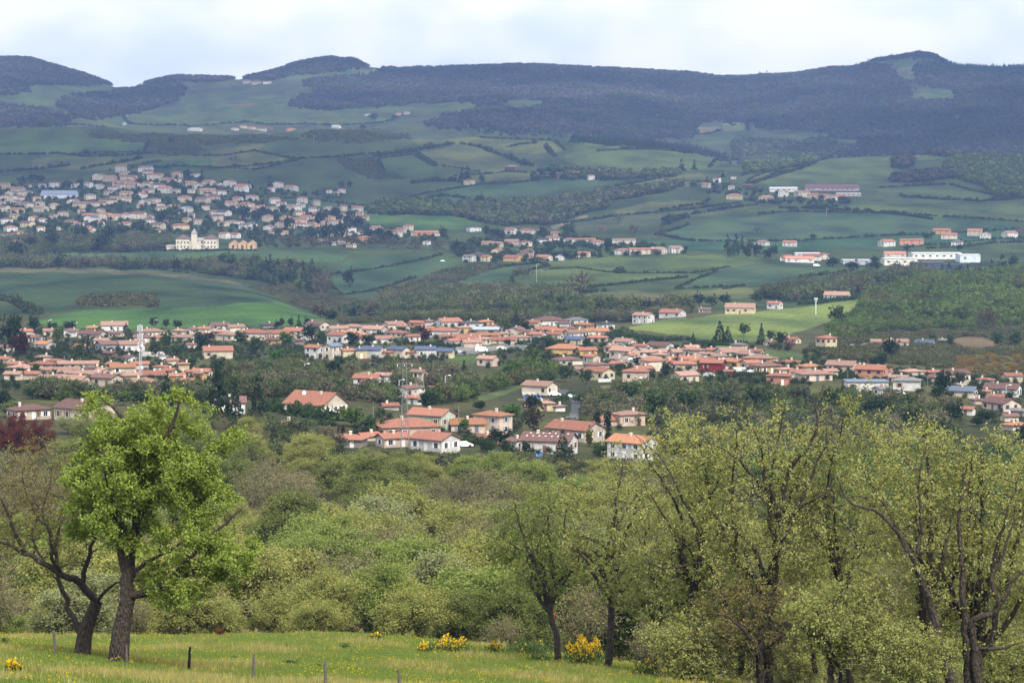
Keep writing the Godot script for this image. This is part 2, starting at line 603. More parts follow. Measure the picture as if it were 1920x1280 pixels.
# ---------------------------------------------------------------- fields, roads and bare earth: [name, base colour, label, outline, crop row spacing]
const WHEAT := Color(0.05, 0.105, 0.042)
const TEAL := Color(0.056, 0.092, 0.05)
const PASTURE := Color(0.078, 0.108, 0.042)
const OLIVE := Color(0.1, 0.11, 0.05)
const TAN := Color(0.115, 0.105, 0.062)
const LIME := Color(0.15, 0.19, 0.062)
var FIELDS := [
	["field", Color(0.04, 0.068, 0.038), "dark green wheat field on the slope above the left houses", [-60, 512, 120, 510, 300, 516, 400, 530, 470, 545, 520, 562, 450, 571, 380, 575, 330, 580, 140, 580, 90, 588, 0, 560, -60, 560], 26.0],
	["field", Color(0.062, 0.125, 0.04), "brighter green strip of young crop directly above the left rooftops", [60, 604, 100, 590, 160, 581, 290, 580, 380, 575, 470, 567, 520, 566, 570, 584, 616, 602, 590, 612, 300, 616, 120, 614], 24.0],
	["scrub_patch", Color(0.05, 0.058, 0.03), "brownish scrub patch in the middle of the dark wheat field", [132, 578, 140, 556, 200, 551, 290, 550, 300, 570, 296, 577, 220, 576], 0.0],
	["field_margin", TAN, "pale dry margin along the top of the left wheat field", [-60, 503, 160, 504, 300, 511, 400, 521, 470, 535, 380, 526, 300, 516, 120, 510, -60, 511], 0.0],
	["field", Color(0.06, 0.1, 0.048), "green meadow below the manor and its yellow annex", [100, 474, 320, 470, 480, 470, 610, 472, 660, 476, 640, 490, 560, 493, 430, 492, 300, 492, 140, 488], 0.0],
	["field", Color(0.05, 0.085, 0.046), "sloping dark green field right of the lone conifers", [640, 492, 700, 478, 830, 478, 850, 492, 780, 520, 700, 545, 640, 553, 615, 530], 0.0],
	["field", TEAL, "pale blue-green cereal field sweeping down from the middle village", [812, 548, 860, 522, 950, 500, 1010, 494, 1030, 500, 960, 520, 900, 540, 850, 552], 22.0],
	["field", PASTURE, "wide green field below the row of white houses", [1010, 494, 1100, 484, 1280, 478, 1400, 480, 1440, 490, 1380, 502, 1290, 520, 1190, 530, 1100, 540, 1000, 548, 960, 540, 960, 520], 0.0],
	["field", TEAL, "pale blue-green field left of the white workshops", [1268, 542, 1300, 526, 1345, 508, 1420, 496, 1540, 500, 1610, 506, 1560, 520, 1470, 530, 1380, 538], 20.0],
	["field", OLIVE, "narrow olive meadow under the pale blue-green fields", [1080, 560, 1120, 546, 1270, 546, 1480, 534, 1600, 515, 1640, 522, 1500, 548, 1330, 562, 1180, 572], 0.0],
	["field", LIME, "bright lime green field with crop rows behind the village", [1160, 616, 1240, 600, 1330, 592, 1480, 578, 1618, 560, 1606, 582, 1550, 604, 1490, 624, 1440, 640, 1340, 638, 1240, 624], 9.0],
	["field", TEAL, "teal green field under the lone cream farmhouse", [730, 376, 800, 362, 900, 346, 1010, 338, 1120, 336, 1130, 346, 1020, 364, 900, 376, 780, 378], 0.0],
	["field", Color(0.075, 0.135, 0.045), "light green field right of the hillside village", [640, 404, 690, 392, 760, 402, 850, 404, 905, 420, 870, 430, 770, 428, 690, 418], 0.0],
	["field", TEAL, "narrow green strip above the hillside village houses", [498, 372, 560, 372, 690, 386, 690, 396, 560, 388], 0.0],
	["field", TEAL, "large teal green field spread below the hamlet with barns", [1230, 440, 1290, 422, 1400, 408, 1500, 398, 1640, 402, 1800, 410, 1900, 420, 1920, 428, 1700, 440, 1500, 452, 1300, 452], 0.0],
	["field", Color(0.04, 0.088, 0.046), "darker green strip at the foot of the teal field", [1120, 450, 1300, 452, 1500, 453, 1700, 441, 1920, 428, 1980, 440, 1700, 464, 1400, 470, 1200, 465], 0.0],
	["field", PASTURE, "long green field between two hedges below the hamlet", [1400, 394, 1480, 388, 1600, 384, 1760, 388, 1980, 376, 1980, 420, 1800, 408, 1640, 400, 1500, 396, 1420, 402], 0.0],
	["field", OLIVE, "olive brown pasture left of the hamlet", [1150, 396, 1220, 378, 1330, 374, 1320, 382, 1240, 394, 1160, 404], 0.0],
	["field", PASTURE, "rounded green hilltop pasture behind the long brown barn", [1400, 340, 1490, 312, 1560, 296, 1700, 291, 1830, 293, 1700, 300, 1690, 318, 1660, 332, 1640, 345, 1560, 342, 1470, 350], 0.0],
	["field", Color(0.07, 0.098, 0.045), "green pasture under the small rounded copse", [1650, 352, 1780, 346, 1860, 366, 1870, 376, 1740, 380, 1640, 372], 0.0],
	["field", OLIVE, "pale olive meadow beside the curved wood", [1390, 330, 1440, 316, 1520, 310, 1480, 330, 1420, 338], 0.0],
	["field", PASTURE, "broad ridge pasture with a pale crest", [1060, 262, 1180, 268, 1300, 284, 1370, 306, 1330, 316, 1200, 322, 1090, 312, 1050, 296, 1080, 282], 0.0],
	["field", OLIVE, "hedged pasture on the slope below the ridge", [780, 284, 860, 270, 900, 276, 960, 306, 980, 322, 900, 322, 820, 310], 0.0],
	["field", Color(0.052, 0.085, 0.036), "dark green square field between hedges on the slope", [708, 298, 770, 290, 812, 312, 820, 330, 760, 334, 720, 320], 0.0],
	["field", OLIVE, "narrow ridge meadow above the hedged pastures", [770, 262, 900, 258, 1040, 264, 1060, 282, 1000, 290, 880, 270, 790, 276], 0.0],
	["field", Color(0.11, 0.105, 0.05), "dry brownish strip on the left hillside", [360, 292, 420, 276, 500, 270, 480, 282, 420, 292], 0.0],
	["field", OLIVE, "pale olive slope above the hillside village", [60, 300, 140, 290, 260, 296, 360, 292, 480, 284, 560, 300, 480, 318, 330, 312, 200, 320, 60, 316], 0.0],
	["field", Color(0.06, 0.1, 0.04), "green pasture on the upper left shoulder", [-60, 262, 120, 258, 280, 264, 270, 284, 120, 290, -60, 296], 0.0],
	["field", Color(0.045, 0.09, 0.04), "dark green crescent field above the village rooftops", [240, 312, 300, 302, 400, 298, 396, 306, 320, 316], 0.0],
	["field", OLIVE, "rough pasture strip under the wooded bank", [850, 330, 950, 322, 1090, 322, 1130, 330, 1000, 336, 890, 342], 0.0],
	["field", OLIVE, "olive meadow right of the teal field", [1140, 352, 1240, 334, 1320, 324, 1380, 320, 1330, 336, 1200, 356], 0.0],
	["field", Color(0.11, 0.13, 0.05), "pale green wedge left of the hamlet", [1180, 358, 1290, 340, 1330, 342, 1280, 352, 1200, 364], 0.0],
	["field", Color(0.075, 0.09, 0.05), "grey olive pasture along the wooded stream", [1040, 420, 1160, 404, 1300, 392, 1390, 380, 1420, 388, 1300, 408, 1150, 428, 1080, 432], 0.0],
	["track", Color(0.22, 0.18, 0.12), "bare earth track climbing out of the wooded stream", [1030, 424, 1070, 412, 1100, 402, 1104, 406, 1070, 418, 1040, 430], 0.0],
	["field", TEAL, "field wedge behind the houses of the middle village", [950, 470, 1100, 460, 1160, 462, 1100, 472, 960, 478], 0.0],
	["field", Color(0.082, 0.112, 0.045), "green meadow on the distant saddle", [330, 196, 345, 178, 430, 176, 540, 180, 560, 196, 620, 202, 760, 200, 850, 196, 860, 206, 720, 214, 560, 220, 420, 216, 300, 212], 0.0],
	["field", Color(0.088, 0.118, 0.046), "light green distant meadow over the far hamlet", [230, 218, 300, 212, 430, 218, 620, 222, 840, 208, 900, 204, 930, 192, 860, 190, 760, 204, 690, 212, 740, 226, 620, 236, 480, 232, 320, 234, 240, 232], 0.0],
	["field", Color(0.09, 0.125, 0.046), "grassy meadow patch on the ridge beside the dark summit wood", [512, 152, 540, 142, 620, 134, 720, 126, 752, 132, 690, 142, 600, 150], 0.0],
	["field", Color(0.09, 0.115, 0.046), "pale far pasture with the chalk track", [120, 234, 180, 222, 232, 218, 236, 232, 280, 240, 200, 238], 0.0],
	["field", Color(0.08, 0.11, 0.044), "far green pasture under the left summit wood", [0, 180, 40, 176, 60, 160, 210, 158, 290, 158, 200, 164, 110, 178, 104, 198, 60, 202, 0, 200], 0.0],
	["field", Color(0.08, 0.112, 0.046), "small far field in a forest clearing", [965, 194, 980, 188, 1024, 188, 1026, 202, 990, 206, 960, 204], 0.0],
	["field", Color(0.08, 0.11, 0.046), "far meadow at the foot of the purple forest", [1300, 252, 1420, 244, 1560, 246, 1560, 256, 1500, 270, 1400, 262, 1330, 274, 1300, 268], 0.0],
	["field", Color(0.2, 0.18, 0.1), "pale tan field at the forest edge", [1302, 252, 1308, 238, 1350, 236, 1352, 244], 0.0],
	["field", Color(0.15, 0.17, 0.075), "square olive field at the forest edge", [1354, 244, 1356, 230, 1400, 230, 1402, 244], 0.0],
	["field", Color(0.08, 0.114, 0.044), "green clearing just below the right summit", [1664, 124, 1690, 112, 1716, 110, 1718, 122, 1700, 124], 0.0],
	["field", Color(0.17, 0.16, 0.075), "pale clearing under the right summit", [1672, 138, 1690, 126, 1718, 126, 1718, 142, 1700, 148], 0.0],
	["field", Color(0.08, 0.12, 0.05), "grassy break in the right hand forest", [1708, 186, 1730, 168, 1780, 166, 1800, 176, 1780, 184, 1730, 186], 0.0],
	["field", Color(0.15, 0.1, 0.07), "small brown ploughed field among far meadows", [430, 198, 434, 193, 476, 191, 478, 196], 0.0],
	["track", Color(0.4, 0.36, 0.28), "pale chalk track on the far pasture", [229, 236, 231, 226, 235, 217, 238, 217, 236, 226, 233, 236], 0.0],
	["road", Color(0.16, 0.155, 0.15), "grey lane curving downhill past the yellow house", [1066, 800, 1070, 770, 1072, 752, 1060, 740, 1040, 732, 1046, 728, 1072, 732, 1088, 744, 1086, 770, 1084, 800], 0.0],
	["road", Color(0.2, 0.195, 0.19), "grey road behind the row of solar roofs", [850, 650, 900, 648, 1000, 646, 1020, 652, 960, 656, 905, 660, 860, 664, 850, 662], 0.0],
	["road", Color(0.2, 0.195, 0.19), "grey street between the pink houses", [1132, 670, 1180, 674, 1200, 680, 1190, 686, 1150, 680, 1128, 676], 0.0],
	["road", Color(0.26, 0.25, 0.22), "pale yard with rubble beside the yellow cube house", [1580, 648, 1640, 642, 1640, 652, 1590, 656], 0.0],
	["bare_earth", Color(0.14, 0.105, 0.065), "bare brown earth bank on the right hillside", [1782, 640, 1800, 632, 1850, 632, 1880, 640, 1876, 656, 1840, 660, 1800, 654], 0.0],
	["bare_earth", Color(0.22, 0.16, 0.1), "bare earth terrace below the peach house", [1125, 724, 1170, 718, 1240, 716, 1236, 722, 1160, 728, 1130, 730], 0.0],
	["bare_earth", Color(0.22, 0.17, 0.11), "eroded pale bank above the white bungalow", [654, 700, 700, 692, 716, 696, 690, 704, 660, 708], 0.0],
	["grass_bank", Color(0.105, 0.135, 0.05), "pale grassy bank left of the cream house on the lane", [890, 744, 930, 734, 975, 722, 980, 728, 940, 742, 900, 752], 0.0],
	["grass_bank", Color(0.08, 0.115, 0.04), "grassy slope under the row of solar roofs", [800, 690, 850, 668, 905, 664, 895, 680, 850, 692, 810, 698], 0.0],
	["lawn", Color(0.14, 0.18, 0.06), "pale lawn beside the dark red tree", [-40, 872, 0, 866, 40, 868, 60, 880, 0, 892, -40, 892], 0.0],
	["lawn", Color(0.1, 0.14, 0.05), "lawn between villa and beige grey-roofed house", [1330, 652, 1370, 646, 1374, 656, 1340, 660], 0.0],
	["lawn", Color(0.09, 0.12, 0.045), "green slope under the pink-flowering tree", [1410, 664, 1420, 652, 1500, 662, 1520, 680, 1460, 676], 0.0],
]

# ---------------------------------------------------------------- woods: [label, look, outline]
# looks: 0 leafless purple-brown forest, 1 mixed, 2 dark conifers, 3 fresh green, 4 brown scrub
var WOODS := [
	["leafless purple-brown forest on the left summit", 0, [-80, 185, -80, 100, 60, 102, 120, 118, 180, 136, 216, 152, 200, 158, 120, 160, 60, 158, 50, 172, 30, 178]],
	["dark leafless wood on the rounded knoll left of the saddle", 0, [106, 200, 130, 186, 220, 170, 336, 162, 344, 176, 320, 192, 280, 206, 220, 218, 160, 224, 130, 214]],
	["grey-brown wood at the far left edge", 0, [-80, 236, -80, 196, 60, 202, 104, 214, 130, 234, 60, 238]],
	["wood along the low far saddle", 0, [252, 158, 290, 146, 340, 138, 440, 134, 450, 148, 380, 154, 310, 155]],
	["leafless forest on the centre-left summit", 0, [456, 144, 480, 134, 560, 110, 620, 102, 684, 106, 690, 124, 640, 134, 540, 142, 510, 152]],
	["great purple-brown forest covering the central ridge", 0, [540, 198, 560, 184, 600, 172, 566, 154, 640, 146, 700, 142, 760, 116, 830, 116, 1000, 116, 1150, 120, 1250, 126, 1350, 134, 1400, 134, 1480, 130, 1550, 122, 1610, 122, 1670, 122, 1672, 140, 1700, 152, 1708, 168, 1706, 188, 1780, 192, 1800, 190, 1720, 240, 1620, 264, 1560, 256, 1560, 246, 1420, 242, 1400, 228, 1354, 228, 1300, 236, 1302, 256, 1280, 262, 1200, 258, 1130, 252, 1040, 248, 900, 244, 800, 236, 830, 222, 900, 206, 960, 206, 1024, 204, 1028, 188, 970, 186, 930, 200, 850, 190, 720, 200, 640, 206, 580, 204]],
	["leafless forest on the spur at the right edge", 0, [1560, 292, 1600, 274, 1680, 252, 1740, 228, 1800, 192, 1800, 168, 1720, 160, 1722, 146, 1760, 140, 1850, 138, 1990, 130, 1990, 300, 1700, 290]],
	["dark conifer wood along the right skyline", 2, [1718, 144, 1716, 122, 1790, 116, 1850, 116, 1990, 114, 1990, 138, 1850, 140, 1760, 146]],
	["wood on the right summit knoll", 0, [1604, 118, 1640, 104, 1690, 98, 1722, 92, 1760, 98, 1790, 114, 1740, 112, 1716, 108, 1690, 110, 1640, 116]],
	["green-tinged wood in the far valley on the right", 1, [1380, 286, 1372, 270, 1420, 262, 1500, 272, 1540, 262, 1600, 280, 1560, 294, 1440, 310, 1400, 304]],
	["long dark copse along the near ridge", 2, [1070, 268, 1076, 254, 1180, 256, 1280, 272, 1370, 296, 1390, 306, 1300, 288, 1200, 276]],
	["line of dark firs on the ridge centre", 2, [900, 252, 904, 244, 1000, 246, 1062, 252, 1060, 258, 980, 254]],
	["dark scrub on the ridge shoulder left of centre", 4, [560, 254, 600, 244, 690, 242, 764, 254, 750, 262, 650, 268, 590, 264]],
	["dark scrub belt over the left pastures", 4, [180, 246, 240, 250, 380, 254, 500, 254, 560, 262, 440, 270, 300, 272, 220, 264, 160, 256]],
	["brown heath patch on the left hillside", 4, [280, 290, 300, 274, 360, 268, 380, 280, 340, 294]],
	["dark gorse covered square on the hillside", 4, [630, 300, 700, 296, 720, 322, 760, 336, 700, 336, 650, 318]],
	["leafy copse right of the light green field", 3, [690, 402, 700, 386, 760, 378, 840, 384, 850, 402, 780, 404]],
	["mixed wood along the stream in the middle", 1, [850, 404, 860, 384, 900, 378, 1000, 380, 1060, 374, 1150, 372, 1140, 392, 1090, 402, 1040, 420, 960, 424, 910, 420]],
	["wooded bank under the ridge farm", 1, [1000, 336, 1010, 322, 1080, 318, 1180, 326, 1280, 324, 1270, 332, 1130, 338]],
	["wooded stream strip left of the hamlet", 1, [1050, 376, 1130, 362, 1220, 350, 1290, 342, 1260, 360, 1160, 374, 1090, 390]],
	["wood curving behind the hill pasture", 3, [1400, 326, 1400, 312, 1500, 294, 1530, 296, 1524, 306, 1440, 322]],
	["small rounded copse on the hill pasture", 0, [1674, 316, 1676, 302, 1700, 294, 1716, 300, 1714, 314]],
	["hedgerow wood under the small rounded copse", 0, [1670, 342, 1680, 330, 1760, 322, 1810, 330, 1790, 336, 1700, 344]],
	["green wood at the right edge of the hill", 3, [1770, 318, 1790, 298, 1860, 298, 1990, 300, 1990, 366, 1870, 372, 1850, 352, 1800, 336]],
	["dark park wood below the hillside village", 1, [-60, 466, 40, 450, 140, 446, 260, 442, 310, 446, 320, 464, 300, 470, 130, 472, 20, 482, -60, 486]],
	["tree belt between manor meadow and wheat field", 1, [-60, 502, -60, 478, 60, 480, 120, 494, 300, 496, 440, 496, 560, 498, 600, 512, 590, 530, 500, 530, 400, 516, 300, 506, 150, 502]],
	["bushy ravine slope right of the wheat field", 4, [470, 538, 520, 530, 600, 528, 650, 560, 720, 572, 760, 584, 740, 604, 640, 606, 590, 586, 520, 556]],
	["wooded gully below the pale cereal field", 1, [690, 588, 720, 562, 790, 545, 850, 548, 960, 548, 1060, 552, 1080, 572, 1160, 580, 1280, 576, 1300, 586, 1180, 604, 1000, 604, 840, 606, 740, 606]],
	["scrub strip climbing to the middle village", 4, [700, 548, 760, 532, 830, 508, 930, 494, 950, 500, 880, 520, 800, 546, 740, 562]],
	["wooded strip below the white workshops", 1, [1420, 560, 1480, 545, 1560, 532, 1640, 520, 1740, 512, 1740, 524, 1640, 536, 1600, 556, 1500, 566]],
	["fresh green wood covering the right hillside", 3, [1560, 620, 1606, 590, 1640, 556, 1700, 536, 1780, 526, 1860, 520, 1990, 508, 1990, 600, 1880, 622, 1760, 618, 1660, 624, 1610, 634, 1560, 640]],
	["scrub below the right hillside wood", 4, [1480, 672, 1560, 640, 1660, 626, 1780, 622, 1990, 606, 1990, 690, 1900, 700, 1780, 690, 1660, 680, 1560, 682]],
	["grey-green thicket below the cream house with terrace", 1, [1100, 790, 1110, 756, 1180, 736, 1300, 736, 1440, 744, 1600, 754, 1700, 760, 1800, 770, 1800, 860, 1600, 880, 1400, 870, 1250, 850, 1230, 800, 1120, 796]],
	["thicket on the slope under the beige old house", 1, [430, 710, 440, 690, 520, 678, 560, 690, 590, 700, 640, 700, 690, 694, 700, 700, 640, 712, 640, 744, 700, 746, 740, 748, 720, 760, 660, 752, 540, 744, 470, 752, 430, 740]],
	["thicket on the bank under the lone pinkish house", 3, [900, 746, 940, 712, 980, 690, 1030, 682, 1050, 694, 1040, 718, 980, 724, 900, 750, 830, 764, 800, 758, 840, 724, 880, 710]],
	["dark bushes along the bank below the rowhouses", 1, [700, 704, 750, 696, 800, 706, 850, 702, 890, 724, 850, 746, 830, 752, 806, 730, 740, 722]],
	["garden shrubs and hedges under the left rows of houses", 1, [40, 738, 60, 734, 130, 738, 260, 742, 380, 738, 420, 746, 380, 756, 200, 752, 60, 748]],
	["shrubs beside the grassy lane", 1, [380, 690, 400, 682, 440, 700, 430, 716, 390, 706]],
	["bushes on the lower right slope below the oaks", 3, [1240, 900, 1400, 880, 1700, 870, 1990, 850, 1990, 1000, 1700, 1010, 1400, 1000, 1240, 960]],
	["garden trees and hedges between the houses of the hillside village", 5, [-60, 452, -60, 352, 160, 345, 230, 322, 330, 330, 480, 352, 640, 366, 640, 376, 500, 366, 480, 376, 520, 392, 640, 404, 700, 430, 840, 442, 840, 452, 700, 462, 480, 466, 470, 440, 320, 446, 140, 446]],
	["garden trees and hedges of the middle village", 5, [860, 496, 850, 470, 900, 436, 1060, 438, 1130, 452, 1290, 468, 1280, 478, 1100, 486, 1000, 494]],
	["garden shrubs among the houses of the valley village", 5, [-60, 740, -60, 620, 300, 620, 600, 618, 1000, 606, 1150, 612, 1250, 650, 1480, 650, 1660, 690, 1980, 720, 1980, 830, 1700, 740, 1300, 722, 1120, 716, 1000, 690, 860, 690, 640, 690, 420, 700, 420, 742, 100, 730]],
	["bushes below the house with the satellite dish", 1, [440, 806, 520, 812, 600, 822, 640, 850, 640, 880, 440, 880]],
	["low scrub under the fronts of the nearest houses", 4, [640, 856, 800, 862, 1000, 868, 1240, 876, 1240, 900, 640, 900]],
	["rows of dark scrub in the middle of the dark wheat field", 4, [140, 574, 148, 558, 200, 553, 286, 552, 294, 568, 290, 575, 220, 574]],
	["orange-flowering broom scrub on the right hillside", 6, [1780, 690, 1800, 668, 1850, 662, 1930, 668, 1930, 706, 1860, 712, 1800, 708]],
	["gardens between the nearest red roofs", 5, [640, 830, 690, 780, 860, 776, 1000, 790, 1100, 800, 1240, 800, 1240, 862, 1000, 856, 860, 842]],
	["garden plots of the hamlet with the brown barn", 5, [1320, 360, 1340, 340, 1420, 352, 1480, 372, 1600, 376, 1600, 384, 1440, 386]],
]
const LOOKS := [[Color(0.094, 0.067, 0.075), Color(0.064, 0.05, 0.056), Color(0.056, 0.066, 0.038)], [Color(0.08, 0.092, 0.042), Color(0.12, 0.104, 0.075), Color(0.09, 0.112, 0.042)], [Color(0.02, 0.032, 0.018), Color(0.026, 0.038, 0.02), Color(0.03, 0.045, 0.02)], [Color(0.1, 0.13, 0.036), Color(0.07, 0.1, 0.03), Color(0.105, 0.1, 0.045)], [Color(0.085, 0.086, 0.042), Color(0.11, 0.09, 0.062), Color(0.07, 0.09, 0.034)], [Color(0.028, 0.045, 0.02), Color(0.05, 0.07, 0.026), Color(0.04, 0.05, 0.03)], [Color(0.2, 0.115, 0.03), Color(0.12, 0.095, 0.05), Color(0.09, 0.085, 0.045)]]

# ---------------------------------------------------------------- foliage pieces: loose leaf-sized faces through a volume
func soup(n: int, size: float, sd: int, shape := 0, flat := 0.0) -> ArrayMesh:
	var r := RandomNumberGenerator.new()
	r.seed = sd
	var v := PackedVector3Array()
	var c := PackedColorArray()
	for i in n:
		var p := Vector3(r.randfn(), r.randfn(), r.randfn()).normalized()
		var lump := 0.8 + 0.3 * sin(p.x * 4.0 + sd) * cos(p.z * 5.0 + sd * 2.0) + 0.15 * sin(p.y * 7.0 + sd)
		p *= pow(r.randf(), 0.4) * lump
		var s := size
		if shape == 0:      # round crown on the ground
			p = Vector3(p.x * 0.55, 0.5 + p.y * 0.5, p.z * 0.55)
		elif shape == 1:    # conifer
			var h := pow(r.randf(), 1.5)
			var a := r.randf() * TAU
			var w := (1.0 - h) * 0.36 * (0.45 + 0.55 * sqrt(r.randf())) * (0.85 + 0.15 * sin(h * 40.0)) + 0.015
			p = Vector3(cos(a) * w, h * 0.97, sin(a) * w)
			s *= 0.55 + 0.6 * (1.0 - h)
		elif shape == 2:    # bush or bank of leaves
			p = Vector3(p.x * 0.7, absf(p.y) * 0.75, p.z * 0.7)
		elif shape == 3:    # column
			p = Vector3(p.x * 0.2, 0.5 + p.y * 0.5, p.z * 0.2)
		var d := Vector3(r.randfn(), r.randfn() * (1.0 - flat), r.randfn()).normalized()
		var e := d.cross(Vector3(r.randfn(), r.randfn(), r.randfn())).normalized()
		d *= s * r.randf_range(0.6, 1.3)
		e *= s * r.randf_range(0.35, 0.7)
		v.append_array([p - d * 0.5 - e * 0.5, p + d * 0.6, p - d * 0.4 + e * 0.6])
		var t := r.randf_range(0.6, 1.0)
		var k := Color(t * r.randf_range(0.85, 1.0), t, t * r.randf_range(0.7, 1.0))
		c.append_array([k, k, k])
	return arrays(v, PackedVector3Array(), c, PackedInt32Array())

# bare twiggy crown: thin slivers fanning up and out
func twigs(n: int, size: float, sd: int) -> ArrayMesh:
	var r := RandomNumberGenerator.new()
	r.seed = sd
	var v := PackedVector3Array()
	var c := PackedColorArray()
	for i in n:
		var p := Vector3(r.randfn(), r.randfn(), r.randfn()).normalized() * pow(r.randf(), 0.45)
		p = Vector3(p.x * 0.5, 0.52 + p.y * 0.48, p.z * 0.5)
		var d := (p - Vector3(0, 0.2, 0)).normalized() + Vector3(r.randfn(), r.randfn(), r.randfn()) * 0.35
		d = d.normalized() * size * r.randf_range(0.6, 1.4)
		var e := d.cross(Vector3(r.randfn(), r.randfn(), r.randfn())).normalized() * size * 0.11
		v.append_array([p - e, p + d, p + e])
		var t := r.randf_range(0.55, 1.0)
		var k := Color(t, t * 0.95, t * 0.9)
		c.append_array([k, k, k])
	return arrays(v, PackedVector3Array(), c, PackedInt32Array())

func scatter(called: String, mesh: Mesh, m: Material, at: Array, tint: PackedColorArray, label: String, category := "", kind := "stuff") -> MultiMeshInstance3D:
	var mm := MultiMesh.new()
	mm.transform_format = MultiMesh.TRANSFORM_3D
	mm.use_colors = true
	mm.mesh = mesh
	mm.instance_count = at.size()
	for i in at.size():
		mm.set_instance_transform(i, at[i])
		mm.set_instance_color(i, tint[i])
	var o := MultiMeshInstance3D.new()
	o.name = numbered(called)
	o.multimesh = mm
	o.material_override = m
	add_child(o)
	tag(o, label, category, "", kind)
	return o

func build_woods():
	var far_tree := soup(46, 0.42, 3)
	var far_fir := soup(40, 0.34, 4, 1)
	var mid_tree := soup(260, 0.17, 5)
	var near_tree := soup(420, 0.13, 15)
	var near_bush := soup(300, 0.17, 16, 2)
	var bush := soup(70, 0.36, 6, 2)
	var m := mat("forest_leaves", Color(1, 1, 1), 0.95, true)
	var clump := FastNoiseLite.new()
	clump.seed = 77
	clump.frequency = 0.006
	clump.fractal_octaves = 3
	var xfs := []
	var cols := []
	for w in WOODS:
		xfs.append([])
		cols.append(PackedColorArray())
	for i in range(60, nz - 9):
		var z := zs[i]
		var dz := zs[i + 1] - zs[i]
		for j in ns - 1:
			var w := wood_ids[i * ns + j]
			if w == 0:
				continue
			var look: int = WOODS[w - 1][1]
			var x := ss[j] * z
			var dx := (ss[j + 1] - ss[j]) * z
			var step := 10.5 if z > 4600 else 8.5 if z > 1500 else 5.0
			if look == 4:
				step *= 0.75
			if look == 5:
				step = 17.0 if z > 1500 else 8.0
			var want := dx * dz / (step * step)
			var n := int(want) + (1 if rng.randf() < want - int(want) else 0)
			for q in n:
				var px := x + rng.randf() * dx
				var pz := z + rng.randf() * dz
				if z > 4600:
					px += rng.randfn() * 7.0
					pz += rng.randfn() * 16.0
				var c := clump.get_noise_2d(px, pz)
				var pick := clampi(int(1.0 + c * 2.6 + rng.randfn() * 0.5), 0, 2)
				if look == 0:
					pick = 2 if c + (0.22 * clump.get_noise_2d(px * 0.25 + 900.0, pz * 0.25) + (0.16 if px > 250.0 and pz < 6600.0 else 0.0)) > 0.27 + 0.14 * rng.randfn() else 1 if c < -0.1 + 0.2 * rng.randfn() else 0
				var tall := (rng.randf_range(8, 14) if z > 4600 else rng.randf_range(7, 12) if z > 1500 else rng.randf_range(3.6, 6.8)) * (0.4 if look == 6 else 0.75 if look == 4 and z < 1500 else 0.45 if look == 4 else 0.6 if look == 5 and z > 1500 else 0.45 if look == 5 else 1.0)
				var wide := tall * rng.randf_range(0.95, 1.35)
				if look == 2:
					wide = tall * 0.9
				xfs[w - 1].append(Transform3D(Basis(Vector3.UP, rng.randf() * TAU).scaled(Vector3(wide, tall, wide)), on_ground(px, pz) + Vector3(0, -0.06 * tall, 0)))
				cols[w - 1].append(LOOKS[look][pick] * (rng.randf_range(0.65, 1.3) if z < 4600 else rng.randf_range(0.75, 1.2) * (1.0 + 1.0 * clump.get_noise_2d(px * 0.3 - 500.0, pz * 0.3))))
	for w in WOODS.size():
		if xfs[w].is_empty():
			continue
		var look: int = WOODS[w][1]
		var z: float = -xfs[w][0].origin.z
		var mesh := far_fir if look == 2 else (near_bush if z < 1500 else bush) if look in [4, 6] else far_tree if z > 2600 else mid_tree if z > 1500 else near_tree
		scatter("forest" if z > 4600 else "woodland" if look < 4 else "scrub", mesh, m, xfs[w], cols[w], WOODS[w][0], "wood")

